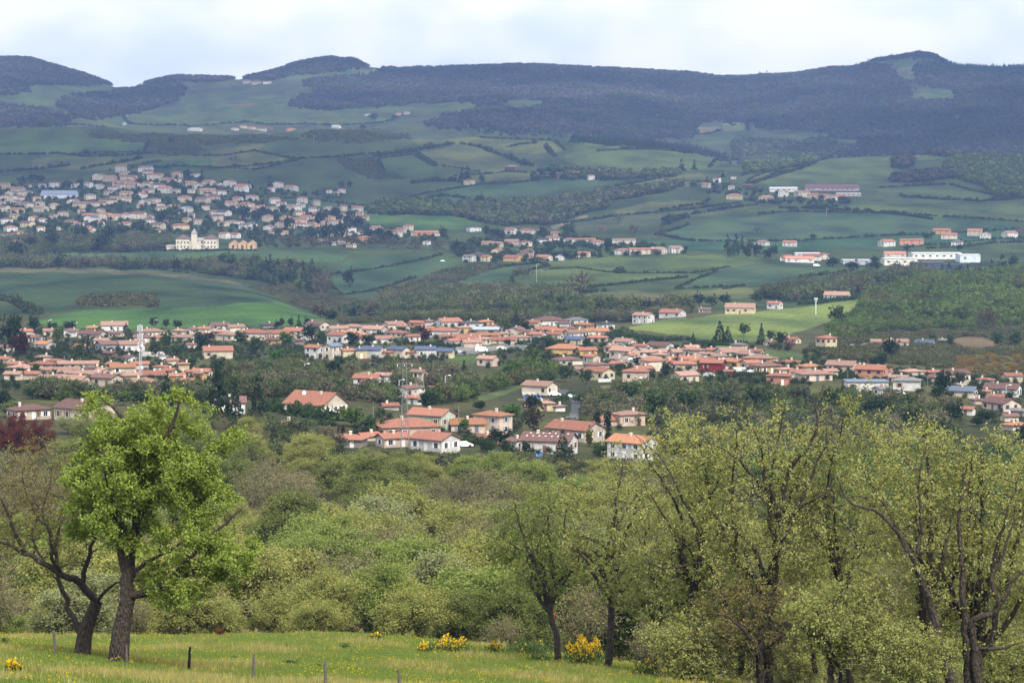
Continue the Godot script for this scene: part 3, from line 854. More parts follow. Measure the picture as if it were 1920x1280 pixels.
# ---------------------------------------------------------------- hedgerows: each a thing of its own, drawn along its foot
const HEDGES := [
	["dark hedge dividing the left upper pastures", 6, 0, [0, 290, 60, 290, 110, 288, 160, 294, 230, 292, 300, 286]],
	["hedge line below the pale olive slope", 7, 0, [150, 318, 180, 312, 230, 304, 260, 298]],
	["hedge climbing right of the dark crescent field", 6, 0, [400, 316, 460, 312, 520, 306, 560, 298, 640, 294, 700, 288]],
	["hedge between two slope pastures with round bushes", 9, 0, [700, 294, 760, 286, 800, 278, 850, 270]],
	["hedge falling across the middle slope", 8, 0, [866, 270, 900, 276, 950, 294, 975, 306, 1000, 312]],
	["short hedge in the middle of the slope", 6, 0, [950, 276, 980, 270, 1010, 268]],
	["short hedge running down the ridge pasture", 6, 0, [1022, 274, 1034, 288, 1042, 294]],
	["hedge bordering the dark square field", 7, 0, [776, 290, 800, 304, 815, 312]],
	["hedge left of the long ridge copse", 7, 0, [1120, 284, 1180, 280, 1270, 284, 1330, 290]],
	["hedge over the lone cream farmhouse", 9, 0, [770, 344, 800, 340, 860, 340, 868, 345]],
	["dark hedge curving under the teal field", 7, 0, [780, 380, 830, 366, 870, 372, 890, 378]],
	["hedge on the left pastures by the village", 7, 0, [0, 322, 40, 320, 70, 318, 130, 310]],
	["hedge at the far side of the hill pasture", 8, 0, [1400, 348, 1450, 332, 1490, 320, 1530, 306]],
	["hedge crossing the hill pasture above the field", 7, 0, [1690, 368, 1760, 374, 1840, 378, 1920, 372]],
	["hedge over the large teal field", 7, 0, [1460, 390, 1540, 392, 1620, 396, 1700, 404, 1750, 412]],
	["short bushy hedge below the farm lane", 8, 0, [1480, 392, 1530, 390, 1570, 388]],
	["hedge from the hamlet to the stream wood", 8, 0, [1240, 412, 1300, 402, 1360, 392, 1420, 384]],
	["bushes at the corner of the teal field", 11, 0, [1240, 424, 1270, 412, 1290, 408]],
	["hedge in front of the hill houses at right", 6, 1, [1740, 466, 1800, 464, 1860, 456, 1920, 454]],
	["hedge along the lower slope under the lone conifer", 6, 1, [620, 515, 680, 508, 740, 498, 800, 486, 830, 478]],
	["dark hedge cutting the green field", 4, 1, [1020, 506, 1080, 502, 1140, 510, 1190, 512, 1300, 512, 1370, 500]],
	["two dark bushes standing in the green field", 16, 1, [1158, 512, 1172, 512]],
	["bush in the pale blue-green field", 8, 1, [1356, 542, 1396, 536]],
	["bushes along the olive meadow", 9, 1, [1500, 524, 1520, 518, 1560, 514, 1600, 510]],
	["thick hedge below the pale cereal field", 14, 1, [860, 552, 900, 546, 960, 548, 1010, 552]],
	["hedge with pale flowering trees in the valley", 15, 1, [1000, 556, 1060, 552, 1140, 546]],
	["scrub hedge at the left field edge", 16, 1, [-20, 560, 20, 565, 50, 580, 70, 590]],
	["dark clipped hedge along the top of the lime field", 11, 2, [1500, 572, 1540, 568, 1600, 562, 1620, 556]],
	["clipped hedge below the villa with columns", 10, 2, [1130, 628, 1180, 632, 1240, 640, 1290, 638]],
	["long dark hedge beside the lime field", 10, 2, [1300, 644, 1360, 648, 1400, 646]],
	["clipped dark hedge under the long cream row", 9, 2, [50, 706, 80, 708, 115, 708, 170, 706]],
	["dark hedge above the long garden wall", 6, 2, [48, 690, 66, 688, 82, 684]],
	["hedge in front of the white bungalow", 8, 2, [800, 648, 850, 650, 880, 648]],
	["dark hedge below the pink house", 7, 2, [1140, 668, 1180, 670, 1208, 668]],
	["hedge under the ochre house", 10, 2, [1376, 706, 1410, 704, 1440, 702]],
	["clipped hedge at the salmon hip-roofed house", 9, 2, [1560, 708, 1600, 712, 1620, 714]],
	["tall dark hedge around the house with the satellite dish", 28, 2, [494, 766, 530, 772, 570, 780, 610, 786, 652, 790]],
	["second clipped bright hedge in front of the main house", 18, 2, [556, 800, 590, 798, 622, 798]],
	["long hedge below the white bungalow and its wall", 14, 2, [640, 738, 690, 734, 740, 742]],
	["hedge along the yellow house drive", 10, 2, [1040, 756, 1062, 748, 1070, 740]],
	["dark bank of bushes right of the white gabled house", 18, 2, [862, 830, 900, 834, 930, 838]],
	["hedge by the arched veranda house", 9, 2, [1860, 742, 1890, 744, 1915, 744]],
]

func build_hedges():
	var bush := soup(34, 0.5, 12, 2)
	var fine_bush := soup(110, 0.28, 13, 2)
	var all: Array = HEDGES.duplicate()
	for f in FIELDS:
		if f[0] != "field" or f[2].begins_with("bright lime") or f[2].begins_with("brighter"):
			continue
		var poly: Array = f[3]
		var n: int = poly.size() / 2
		var lowest := -1e9
		for k in n:
			lowest = maxf(lowest, poly[2 * k + 1])
		if lowest > 560 or lowest < 225:
			continue
		var from := rng.randi() % n
		var path := []
		for k in clampi(n / 2, 3, 6):
			path.append_array([poly[2 * ((from + k) % n)], poly[2 * ((from + k) % n) + 1]])
		var words: String = f[2]
		all.append(["ragged hedge bordering the " + words, 5.5 if lowest > 400 else 4.5, 0, path])
	var looks := [mat("hedge_far", Color(0.03, 0.042, 0.022), 0.95, true), mat("hedge_mid", Color(0.04, 0.052, 0.026), 0.95, true), mat("hedge_near", Color(0.032, 0.055, 0.018), 0.95, true)]
	for h in all:
		var pts := []
		var raw: Array = h[3]
		for i in range(0, raw.size(), 2):
			pts.append(ground(raw[i], raw[i + 1]))
		var mpp := metres_per_px(pts[0])
		var tall: float = h[1] * mpp
		var src := fine_bush if h[2] == 2 else bush
		var a := src.surface_get_arrays(0)
		var v := PackedVector3Array()
		var c := PackedColorArray()
		for i in pts.size() - 1:
			var n := maxi(2, int(pts[i].distance_to(pts[i + 1]) / (tall * 0.55)))
			n = mini(n, 60)
			for k in n:
				if h[2] < 2 and rng.randf() < 0.1:
					continue
				var p: Vector3 = pts[i].lerp(pts[i + 1], (k + rng.randf()) / n)
				var s := tall * (rng.randf_range(1.1, 1.35) if h[2] == 2 else rng.randf_range(0.4, 1.2) + 0.9 * pow(rng.randf(), 4.0))
				p = on_ground(p.x + rng.randfn() * tall * 0.15, -p.z)
				var b := Basis(Vector3.UP, rng.randf() * TAU).scaled(Vector3(s * 0.85, s, s * 0.85))
				v.append_array(Transform3D(b, p) * (a[Mesh.ARRAY_VERTEX] as PackedVector3Array))
				c.append_array(a[Mesh.ARRAY_COLOR])
		top("hedgerow", arrays(v, PackedVector3Array(), c, PackedInt32Array()), looks[h[2]], h[0], "hedge", "hedges of the valley")

# ---------------------------------------------------------------- houses
const WALLS := {"c": Color(0.68, 0.6, 0.48), "w": Color(0.72, 0.7, 0.66), "y": Color(0.64, 0.55, 0.35), "p": Color(0.66, 0.52, 0.42), "b": Color(0.6, 0.51, 0.4), "o": Color(0.58, 0.38, 0.17), "g": Color(0.34, 0.32, 0.3), "r": Color(0.42, 0.12, 0.085), "m": Color(0.52, 0.58, 0.46), "k": Color(0.16, 0.12, 0.09), "s": Color(0.58, 0.28, 0.2), "R": Color(0.24, 0.03, 0.03)}
const ROOFS := {"r": Color(0.38, 0.165, 0.11), "n": Color(0.2, 0.11, 0.095), "o": Color(0.45, 0.21, 0.115), "d": Color(0.09, 0.08, 0.085), "s": Color(0.075, 0.1, 0.18), "g": Color(0.22, 0.21, 0.21), "w": Color(0.55, 0.56, 0.6), "p": Color(0.42, 0.25, 0.19), "P": Color(0.33, 0.2, 0.15), "b": Color(0.16, 0.2, 0.27)}
const WALL_WORD := {"c": "cream", "w": "white", "y": "yellow", "p": "pink", "b": "beige", "o": "ochre", "g": "grey", "r": "red", "m": "mint", "k": "brown", "s": "salmon", "R": "crimson"}
const ROOF_WORD := {"r": "red", "n": "brown", "o": "orange", "d": "dark", "s": "blue", "g": "grey", "w": "pale", "p": "pinkish", "b": "slate"}

func wall_mat(k: String, v: int) -> StandardMaterial3D:
	return mat("plaster_%s%d" % [k, v], (WALLS[k] as Color) * [0.84, 0.74, 0.92][v], 0.9, false, grain, 0.06)

func roof_mat(k: String, v: int) -> StandardMaterial3D:
	var rough := 0.55 if k in "swb" else 0.9
	return mat("tiles_%s%d" % [k, v], (ROOFS[k] as Color) * [0.66, 0.55, 0.76][v], rough, false, grain, 0.17)

func quad(st: SurfaceTool, a: Vector3, b: Vector3, c: Vector3, d: Vector3):
	for p in [a, b, c, a, c, d]:
		st.add_vertex(p)

func begin() -> SurfaceTool:
	var st := SurfaceTool.new()
	st.begin(Mesh.PRIMITIVE_TRIANGLES)
	st.set_smooth_group(-1)
	return st

func done(st: SurfaceTool) -> ArrayMesh:
	st.generate_normals()
	return st.commit()

func block(st: SurfaceTool, lo: Vector3, hi: Vector3):
	var p := []
	for k in 8:
		p.append(Vector3(hi.x if k & 1 else lo.x, hi.y if k & 2 else lo.y, hi.z if k & 4 else lo.z))
	quad(st, p[4], p[6], p[7], p[5])
	quad(st, p[1], p[3], p[2], p[0])
	quad(st, p[5], p[7], p[3], p[1])
	quad(st, p[0], p[2], p[6], p[4])
	quad(st, p[6], p[2], p[3], p[7])
	quad(st, p[0], p[4], p[5], p[1])

func walls_mesh(L: float, D: float, h: float, peak: float) -> ArrayMesh:
	var st := begin()
	var x := L / 2
	var z := D / 2
	var lo := -2.0
	quad(st, Vector3(-x, lo, z), Vector3(-x, h, z), Vector3(x, h, z), Vector3(x, lo, z))
	quad(st, Vector3(x, lo, -z), Vector3(x, h, -z), Vector3(-x, h, -z), Vector3(-x, lo, -z))
	for s in [1.0, -1.0]:
		quad(st, Vector3(s * x, lo, s * z), Vector3(s * x, h, s * z), Vector3(s * x, h, -s * z), Vector3(s * x, lo, -s * z))
		if peak > 0:
			for p in [Vector3(s * x, h, s * z), Vector3(s * x, h + peak, 0), Vector3(s * x, h, -s * z)]:
				st.add_vertex(p)
	return done(st)

func gable_roof(L: float, D: float, h: float, peak: float, o: float) -> ArrayMesh:
	var st := begin()
	var x := L / 2 + o
	var z := D / 2 + o
	var y := h - peak * 2.0 * o / D
	var t := 0.22
	for s in [1.0, -1.0]:
		var e := Vector3(0, y, s * z)
		var r := Vector3(0, h + peak, 0)
		var a := [Vector3(-s * x, y + t, s * z), Vector3(-s * x, r.y + t, 0), Vector3(s * x, r.y + t, 0), Vector3(s * x, y + t, s * z)]
		quad(st, a[0], a[1], a[2], a[3])
		var b := []
		for p in a:
			b.append(p - Vector3(0, t - 0.02, 0))
		quad(st, b[3], b[2], b[1], b[0])
		quad(st, b[0], a[0], a[3], b[3])
		quad(st, a[1], a[0], b[0], b[1])
		quad(st, a[3], a[2], b[2], b[3])
	return done(st)

func hip_roof(L: float, D: float, h: float, peak: float, o: float) -> ArrayMesh:
	var st := begin()
	var x := L / 2 + o
	var z := D / 2 + o
	var y := h - 0.02
	var rx := maxf(0.0, L / 2 - D / 2)
	var t := 0.2
	var e := [Vector3(-x, y + t, z), Vector3(x, y + t, z), Vector3(x, y + t, -z), Vector3(-x, y + t, -z)]
	var r0 := Vector3(-rx, h + peak, 0)
	var r1 := Vector3(rx, h + peak, 0)
	quad(st, e[0], r0, r1, e[1])
	quad(st, e[2], r1, r0, e[3])
	for q in [e[1], r1, e[2], e[3], r0, e[0]]:
		st.add_vertex(q)
	for k in 4:
		var a: Vector3 = e[k]
		var b: Vector3 = e[(k + 1) % 4]
		quad(st, a - Vector3(0, t, 0), a, b, b - Vector3(0, t, 0))
	quad(st, e[3] - Vector3(0, t, 0), e[2] - Vector3(0, t, 0), e[1] - Vector3(0, t, 0), e[0] - Vector3(0, t, 0))
	return done(st)

var box_cache := {}
func box(x: float, y: float, z: float) -> BoxMesh:
	var key := "%.2f,%.2f,%.2f" % [x, y, z]
	if not box_cache.has(key):
		var b := BoxMesh.new()
		b.size = Vector3(x, y, z)
		box_cache[key] = b
	return box_cache[key]

# detail: 0 far, 1 village, 2 the near roofs
func house(px: float, py: float, wpx: float, hpx: float, yaw: float, form: String, wc: String, rc: String, label: String, detail: int, group := "") -> Node3D:
	var g := ground(px, py)
	var mpp := metres_per_px(g)
	wpx *= [1.1, 1.16, 1.08][detail]
	if yaw == 0.0 and form != "l" and form != "f":
		yaw = rng.randf_range(8, 38) * (1.0 if rng.randf() < 0.5 else -1.0)
	var a := deg_to_rad(yaw)
	var ratio := 0.3 if form == "l" else 0.68
	if form == "q":
		ratio = 0.95
	var L := wpx * mpp / (absf(cos(a)) + ratio * absf(sin(a)))
	var D := L * ratio
	if D > (12.0 if detail < 2 else 16.0):
		D = 12.0 if detail < 2 else 16.0
	var h := hpx * mpp * (1.15 if detail == 1 else 1.1)
	var slope := 0.62 if form == "G" else 0.4
	var peak := D / 2 * slope
	var o := thing("flat_roofed_house" if form == "f" else "long_house" if form == "l" else "cottage" if detail == 0 and wpx < 21 else "villa" if form in "hq" else "house", label, "house", g - Vector3(0, 0, D * 0.35), a, group)
	var v := rng.randi() % 3
	var wm := wall_mat(wc, v)
	var rm := roof_mat(rc if rc != "r" or detail == 2 else ["r", "r", "r", "p", "r", "P"][rng.randi() % 6], rng.randi() % 3)
	if form == "f":
		part("wall", walls_mesh(L, D, h, 0), wm, o)
		part("roof", box(L + 0.7, 0.35, D + 0.7), rm, o, Vector3(0, h + 0.16, 0))
	elif form == "h" or form == "q":
		part("wall", walls_mesh(L, D, h, 0), wm, o)
		part("roof", hip_roof(L, D, h, peak, 0.5), rm, o)
	else:
		part("wall", walls_mesh(L, D, h, peak), wm, o)
		part("roof", gable_roof(L, D, h, peak, 0.45), rm, o)
	var roof := o.get_node("roof")
	if detail > 0 and form != "f" and rng.randf() < (0.95 if detail == 2 else 0.75):
		var cx := L * rng.randf_range(-0.3, 0.3)
		part("chimney", box(0.6, 1.1, 0.5), mat("chimney", Color(0.5, 0.4, 0.32)), roof, Vector3(cx, h + peak * 0.8 + 0.3, D * 0.1))
		part("chimney_cap", box(0.72, 0.12, 0.62), mat("chimney_cap", Color(0.6, 0.57, 0.52)), roof, Vector3(cx, h + peak * 0.8 + 0.91, D * 0.1))
	# openings on the two faces one can see
	var glass := mat("window_glass", Color(0.03, 0.035, 0.045), 0.12)
	var white := mat("window_frame", Color(0.7, 0.69, 0.66), 0.6)
	var floors := clampi(int(round(h / 2.75)), 1, 4)
	var faces := [[0, L]]
	if absf(sin(a)) > 0.25:
		faces.append([1 if yaw < 0 else 3, D])
	if absf(cos(a)) < 0.3:
		faces.remove_at(0)
	var shut := mat("shutter_%d" % (v), [Color(0.3, 0.17, 0.1), Color(0.62, 0.6, 0.56), Color(0.2, 0.26, 0.3)][v], 0.7)
	for f in faces:
		var n := clampi(int(f[1] / (3.1 if detail else 4.0)), 1, 7 if detail else 3)
		for fl in floors:
			for k in n:
				if detail < 2 and rng.randf() < 0.22 or h < 1.7:
					continue
				var u: float = (k + 0.5) / n * f[1] - f[1] / 2
				var y := fl * h / floors + h / floors * 0.56
				var isdoor: bool = fl == 0 and f[0] == 0 and k == n / 2 and detail > 0
				var ww := 1.0 if isdoor else 1.15
				var wh := 2.1 if isdoor else minf(1.3, h / floors * 0.5)
				if isdoor:
					y = 1.05
				var turn := Basis(Vector3.UP, PI / 2 * f[0])
				var depth: float = D / 2 if f[0] == 0 else L / 2
				var at := turn * Vector3(u, y, depth)
				var rot := Vector3(0, PI / 2 * f[0], 0)
				if isdoor:
					part("door", box(ww, wh, 0.1), mat("door_%d" % v, [Color(0.14, 0.08, 0.05), Color(0.6, 0.58, 0.54), Color(0.1, 0.12, 0.14)][v], 0.5), o, at, rot)
				elif detail == 2:
					var w := part("window", box(ww + 0.18, wh + 0.18, 0.08), white, o, at, rot)
					part("pane", box(ww * 0.46, wh, 0.03), glass, w, Vector3(-ww * 0.25, 0, 0.042))
					part("pane", box(ww * 0.46, wh, 0.03), glass, w, Vector3(ww * 0.25, 0, 0.042))
					for s in [-1.0, 1.0]:
						part("shutter", box(0.55, wh + 0.1, 0.07), shut, w, Vector3(s * (ww / 2 + 0.4), 0, 0.03))
				else:
					var w := part("window", box(ww, wh, 0.12), glass, o, at, rot)
					if detail == 1 and rng.randf() < 0.6:
						for s in [-1.0, 1.0]:
							part("shutter", box(0.5, wh, 0.1), shut, w, Vector3(s * (ww / 2 + 0.26), 0, 0.03))
	return o

# x|y of the foot|width|height of the eaves (all measured on the photograph)|turn|form|wall roof|label
const VILLAGE := [
	"45|630|26|8|0|g|b r|red-roofed house half hidden behind the tall dark cedar",
	"60|642|38|8|-30|g|g n|grey house with brown roof right of the tall dark cedar",
	"92|628|26|7|20|g|c r|small cream house with steep red roof near the cedar",
	"124|632|26|9|80|g|w n|house showing a white gable beside the pale green garden tree",
	"137|627|18|7|0|h|b r|small beige hip-roofed house behind the white gable",
	"82|654|36|8|-40|g|w o|house with bright orange roof and white gable beside dark conifers",
	"171|634|44|7|0|g|b n|wide brown-roofed house in the left village",
	"173|619|20|4|0|g|o o|small orange-roofed shed at the edge of the wheat field",
	"212|620|46|9|10|g|w r|long white house with red roof at the edge of the wheat field",
	"216|632|26|6|-20|g|c n|low cream house under the long white field-edge house",
	"200|659|40|12|35|g|g n|old grey stone house with brown roof",
	"244|659|46|12|15|g|w r|white house with a long red roof behind the telecom mast",
	"206|670|24|7|0|g|k n|dark open shed with brown roof below the old stone house",
	"280|632|48|9|0|h|b r|long beige house with broad red hip roof right of the mast",
	"243|680|32|8|-60|g|w n|white gabled house with dark brown roof left of the mast",
	"308|675|22|5|0|g|g g|small grey garden shed on the grass right of the mast",
	"335|628|26|7|0|h|b r|small red-roofed house between two garden trees",
	"345|640|34|7|0|g|c r|cream house with red roof under the field-edge row",
	"357|626|24|7|70|g|c n|cream gable end at the edge of the green strip",
	"356|655|20|8|40|g|c n|little cream house among dark garden trees",
	"406|672|52|13|12|g|b r|tall old beige house with two-step red roof",
	"8|682|30|8|-30|g|c r|cream house with red roof at the left margin",
	"40|700|50|9|0|h|o r|ochre house with wide red hip roof at the left margin",
	"76|692|42|8|0|h|p r|pink house with red hip roof beside the ochre one",
	"80|676|28|6|0|h|b r|small beige house with red roof behind the clipped hedge",
	"112|700|62|6|8|l|p p|long low pale pink building with terrace wall",
	"145|692|66|9|4|l|c r|long cream row of houses under one red roof",
	"147|708|70|7|4|l|c r|second lower cream row with red roof, before the first",
	"192|706|28|10|-55|g|c r|cream gable end closing the lower row",
	"138|724|52|11|-25|g|p r|pink house with white trim and solar panels",
	"198|725|50|15|-30|g|b n|beige two-storey house with brown roof and terrace",
	"226|700|46|10|20|g|c o|cream house with orange-red roof left of the mast foot",
	"243|714|32|9|0|g|y r|pale yellow house at the foot of the mast",
	"282|712|50|8|-10|g|c r|cream house with red roof right of the mast foot",
	"270|735|52|16|-10|h|s p|coral red two-storey house with white window trim",
	"318|702|26|7|0|g|c r|small cream house with red roof beside the tower house",
	"343|702|20|17|0|q|y r|tall narrow yellow tower house with small red roof",
	"357|706|22|8|0|g|c r|low cream wing right of the tower house",
	"378|710|34|12|-20|g|y r|ochre yellow house right of the tower house",
	"352|722|26|8|-20|g|o r|orange house with red roof beside a blue awning",
	"374|716|22|14|-30|g|o r|ochre house partly behind the cedars",
	"443|722|18|11|20|g|c r|small cream house right of the cedars",
	"387|637|32|8|0|h|o r|ochre house with red hip roof in the upper left row",
	"410|618|36|7|0|g|w n|white house with brown roof at the field edge",
	"440|622|32|8|30|g|c r|cream house with red roof at the field edge",
	"428|638|44|9|0|h|c p|wide cream house with pinkish hip roof",
	"475|637|54|11|-15|h|c r|big cream house with two red hips in the upper row",
	"505|614|34|4|0|h|g d|house with a dark slate hip roof at the field edge",
	"520|634|42|8|20|g|c r|cream house with red roof left of the round green tree",
	"552|629|38|8|-20|g|c r|cream house with red roof behind the round green tree",
	"515|646|28|8|0|g|o n|ochre house with brown roof left of the round green tree",
	"562|648|16|9|0|g|g n|small grey house right of the round green tree",
	"594|619|38|10|-35|g|c n|cream house with brown roof and arched windows, above the row",
	"632|625|36|8|25|g|c r|cream house with red roof left of the tall upper row",
	"662|623|36|9|0|h|c r|cream house with bright red hip roof in the upper row",
	"635|643|40|13|-35|g|w r|white two-storey house with red roof above the rowhouses",
	"702|627|42|9|-25|g|c r|cream house with orange-red roof in the upper row centre",
	"737|618|38|9|0|g|c r|cream house with red roof at the upper row end",
	"745|632|40|7|0|h|c r|low cream house with red hip roof in the second row",
	"715|643|38|7|15|g|w p|low white house above the blue solar roofs",
	"674|632|24|4|0|g|o o|small orange roofed garage in the upper row",
	"590|672|34|18|0|g|w r|plain white two-storey house left of the rowhouses",
	"616|662|28|10|0|g|b r|beige house with red-brown roof behind the rowhouses",
	"622|674|32|22|60|g|c b|cream end house of the terrace with slate-blue roof",
	"649|673|24|14|0|g|y r|yellow terrace house with red roof",
	"673|672|26|14|0|g|y s|yellow terrace house with blue solar roof",
	"698|671|38|14|0|g|w s|white terrace house with blue solar roof, left one",
	"727|671|18|9|0|g|y r|low yellow link house with red roof between terrace houses",
	"747|671|38|14|0|g|c s|cream terrace house with blue solar roof",
	"774|671|18|9|0|g|c r|low cream link house with red roof in the terrace",
	"796|671|38|14|0|g|w s|white terrace house with blue solar roof, right one",
	"832|671|34|11|-10|g|y s|yellow house with blue solar roof closing the terrace",
	"533|705|16|6|20|g|b r|small red-roofed shed left of the white cottage",
	"557|712|24|9|30|g|w g|small white cottage near the tall street lamp",
	"688|721|44|11|-12|g|w r|white bungalow with red roof under the eroded bank",
	"720|716|28|11|-12|g|w r|white garage wing with red roof beside the bungalow",
	"782|614|26|8|0|g|s r|salmon house with red roof in the upper row",
	"755|620|22|7|0|g|c r|little cream house with red roof behind the upper row",
	"805|610|28|6|0|h|w n|white house with brown roof and three chimneys",
	"840|612|46|8|35|g|w r|white gabled house with red roof in the back row",
	"884|615|38|8|0|h|w d|white house with dark hip roof in the back row",
	"910|611|26|7|0|h|o o|small orange-roofed house in the back row",
	"831|633|50|11|-12|h|w r|large white house with red hip roof in the middle",
	"860|638|62|6|0|l|c r|long low cream building with red roof",
	"848|648|28|8|45|g|w r|white gable under the long low building",
	"880|643|44|7|0|g|w r|white house with red roof in the crowded middle row",
	"905|634|52|5|0|l|c o|low building with bright orange roof in the middle",
	"926|644|70|6|0|l|p r|very long red roofed building in the middle row",
	"884|651|34|8|15|g|p r|pink house in front of the very long roof",
	"967|628|30|9|70|g|c n|cream gable right of the pale hall",
	"974|643|40|9|0|h|c p|cream house with pinkish hip roof beside the yard",
	"1030|610|56|8|0|h|w n|big white house with broad dark brown hip roof",
	"1080|608|40|7|0|h|w g|white house with grey-brown roof right of the big one",
	"1022|623|44|4|0|g|b r|low red-roofed house with solar panels, middle",
	"1064|624|26|7|40|g|c n|cream gabled house with brown roof, middle",
	"1078|634|40|9|30|g|c r|cream house with steep red roof, middle",
	"1080|646|36|9|-30|g|y s|yellow house with solar roof right of the tree",
	"1058|664|60|9|0|h|o o|wide ochre house with orange hip roof",
	"1064|684|50|8|0|h|c n|cream house with brown solar roof above the bank",
	"1110|682|28|12|-50|g|c r|cream gabled house right of the brown solar roof",
	"915|686|36|12|-30|g|p r|lone pinkish house with red roof amid green bushes",
	"785|726|30|25|0|g|b r|tall beige three-storey house with brown shutters",
	"763|746|36|16|55|g|w n|white house with dark gable below the tall beige one",
	"776|758|24|11|0|g|w r|low white wing below the white gable",
	"817|738|22|9|0|g|w R|small white shed with crimson door wall",
	"1012|740|58|15|-32|g|c r|large cream house with terrace above the lane",
	"1020|770|34|12|0|h|y p|yellow house beside the lane, middle block",
	"994|772|24|9|0|h|y p|yellow left wing of the lane house",
	"1046|771|24|8|0|h|w p|white garage block beside the lane",
	"1136|618|30|9|0|h|w d|white house with dark roof at the lime field corner",
	"1094|618|36|8|0|h|o o|orange hip-roofed house near the lime field",
	"1122|630|38|8|30|g|c o|cream house with orange roof near the lime field",
	"1120|640|36|6|0|h|c r|house with vivid red roof near the lime field",
	"1172|648|38|7|-40|g|w r|white gabled house with red roof behind the hedge",
	"1240|655|48|6|-40|g|w n|white gabled house with wide brown roof below the villa",
	"1152|655|22|7|0|g|b r|small beige house with red roof behind the pink one",
	"1172|672|50|13|-40|g|p r|pink house with arched gable in the centre right",
	"1182|673|24|6|60|g|p r|pink garage in front of the arched gable",
	"1230|668|62|7|0|l|w r|long white house with red roof in the centre right",
	"1275|670|36|9|0|g|p r|pink house with red roof in the centre right",
	"1302|671|36|13|0|h|p p|tall pink house with pyramid roof",
	"1225|682|46|7|0|h|p p|low pale pink house before the long white one",
	"1226|696|44|17|0|h|c r|cream two-storey house with porch and red hip roof",
	"1283|694|46|10|0|h|p r|pink house with garage doors and red hip roof",
	"1292|682|40|8|20|g|c r|cream house with red roof behind the pink garage house",
	"1328|686|34|9|-30|g|b r|beige house with red roof near the red barn-like house",
	"1338|696|42|14|-20|g|R r|crimson two-storey house with red gable",
	"1367|706|14|9|0|g|R r|tiny crimson shed right of the crimson house",
	"1120|700|40|14|0|h|p n|pale pink house with brown roof above the road",
	"1124|712|50|14|-45|g|y r|yellow gabled house with balcony above the bank",
	"1193|716|44|17|0|h|p r|peach two-storey house with red hip roof",
	"1285|718|46|13|0|g|c p|cream single-storey house with orange-pink roof on a terrace",
	"1387|658|28|10|0|q|b g|beige house with grey pyramid roof by the lawn",
	"1372|670|56|9|0|g|w r|wide white house with red roof by the lawn",
	"1402|674|34|9|-60|g|w p|white gabled house with arch right of the lawn",
	"1423|683|52|10|0|h|o r|ochre house with big red-brown hip roof, rear one",
	"1378|687|38|8|-50|g|o o|orange gable end near the white fence",
	"1438|700|54|12|0|h|o n|ochre yellow house with broad red-brown hip roof",
	"1462|722|42|15|-20|h|s r|coral orange house half hidden by the oaks",
	"1443|648|18|6|0|g|w n|small white house under the dark pointed conifer",
	"1487|643|28|6|-40|g|c r|small cream house with red roof by the pink-flowering tree",
	"1551|658|34|21|35|q|y r|tall yellow cube-shaped house with small red roof",
	"1482|686|36|6|0|h|b r|low red-roofed house behind the ochre yellow one",
	"1518|694|42|6|0|h|c o|house with vivid orange-red roof right of the ochre one",
	"1528|714|58|11|0|h|p p|salmon pink house with wide hip roof",
	"1581|698|54|12|-25|g|c r|cream house with white doors and orange-red roof",
	"1612|696|36|6|0|g|b r|red roofed wing behind the brick house",
	"1637|714|56|19|-25|g|s r|red brick two-storey house with white windows",
	"1627|732|66|14|0|f|w b|white flat-roofed bungalow with blue windows",
	"1703|732|48|16|-15|h|w g|pale white house with grey hip roof",
	"1711|708|38|10|0|h|c p|cream house with small raised roof tower",
	"1746|708|42|9|0|l|c r|long red roofed wing right of the raised tower",
	"1793|720|50|17|25|g|b n|beige gabled house with brown roof behind cypresses",
	"1806|744|54|10|-25|g|c b|cream bungalow with slate grey roof and brown shutters",
	"1853|746|14|11|-30|g|w r|narrow white annex with red roof",
	"1884|742|64|12|-25|g|w n|white house with arched veranda and red-brown roof",
	"1880|770|56|13|-60|g|p n|peach house with tall arched window",
	"1912|780|26|9|0|g|g g|grey house cut by the right margin",
	"1815|778|28|10|-30|g|w r|small white house with red roof under the round pine",
	"1906|806|44|8|0|h|c o|orange-roofed house low at the right margin",
	"1572|560|46|6|-20|g|w r|white house with red roof beside the dark field hedge",
	"1669|652|60|10|0|l|c p|long cream house with shutters on the right hillside",
	"1736|650|34|7|-20|g|w s|white workshop with blue solar roof on the right hillside",
	"1770|645|16|6|0|g|g g|small grey shed beside the bare earth bank",
	"1884|556|18|9|0|g|b r|little hut with red roof in the hillside wood",
	"1390|588|52|10|-10|g|y p|pale yellow farmhouse at the top of the lime field",
	"1454|579|26|9|-30|g|w r|white house with garage right of the pale yellow farmhouse",
	"1262|595|44|8|0|g|w r|white house with red roof at the edge of the gully",
	"1207|606|36|13|-40|g|w r|white two-storey house with gable left of the lime field",
	"1322|586|22|5|0|g|g n|low grey house behind trees above the lime field",
]
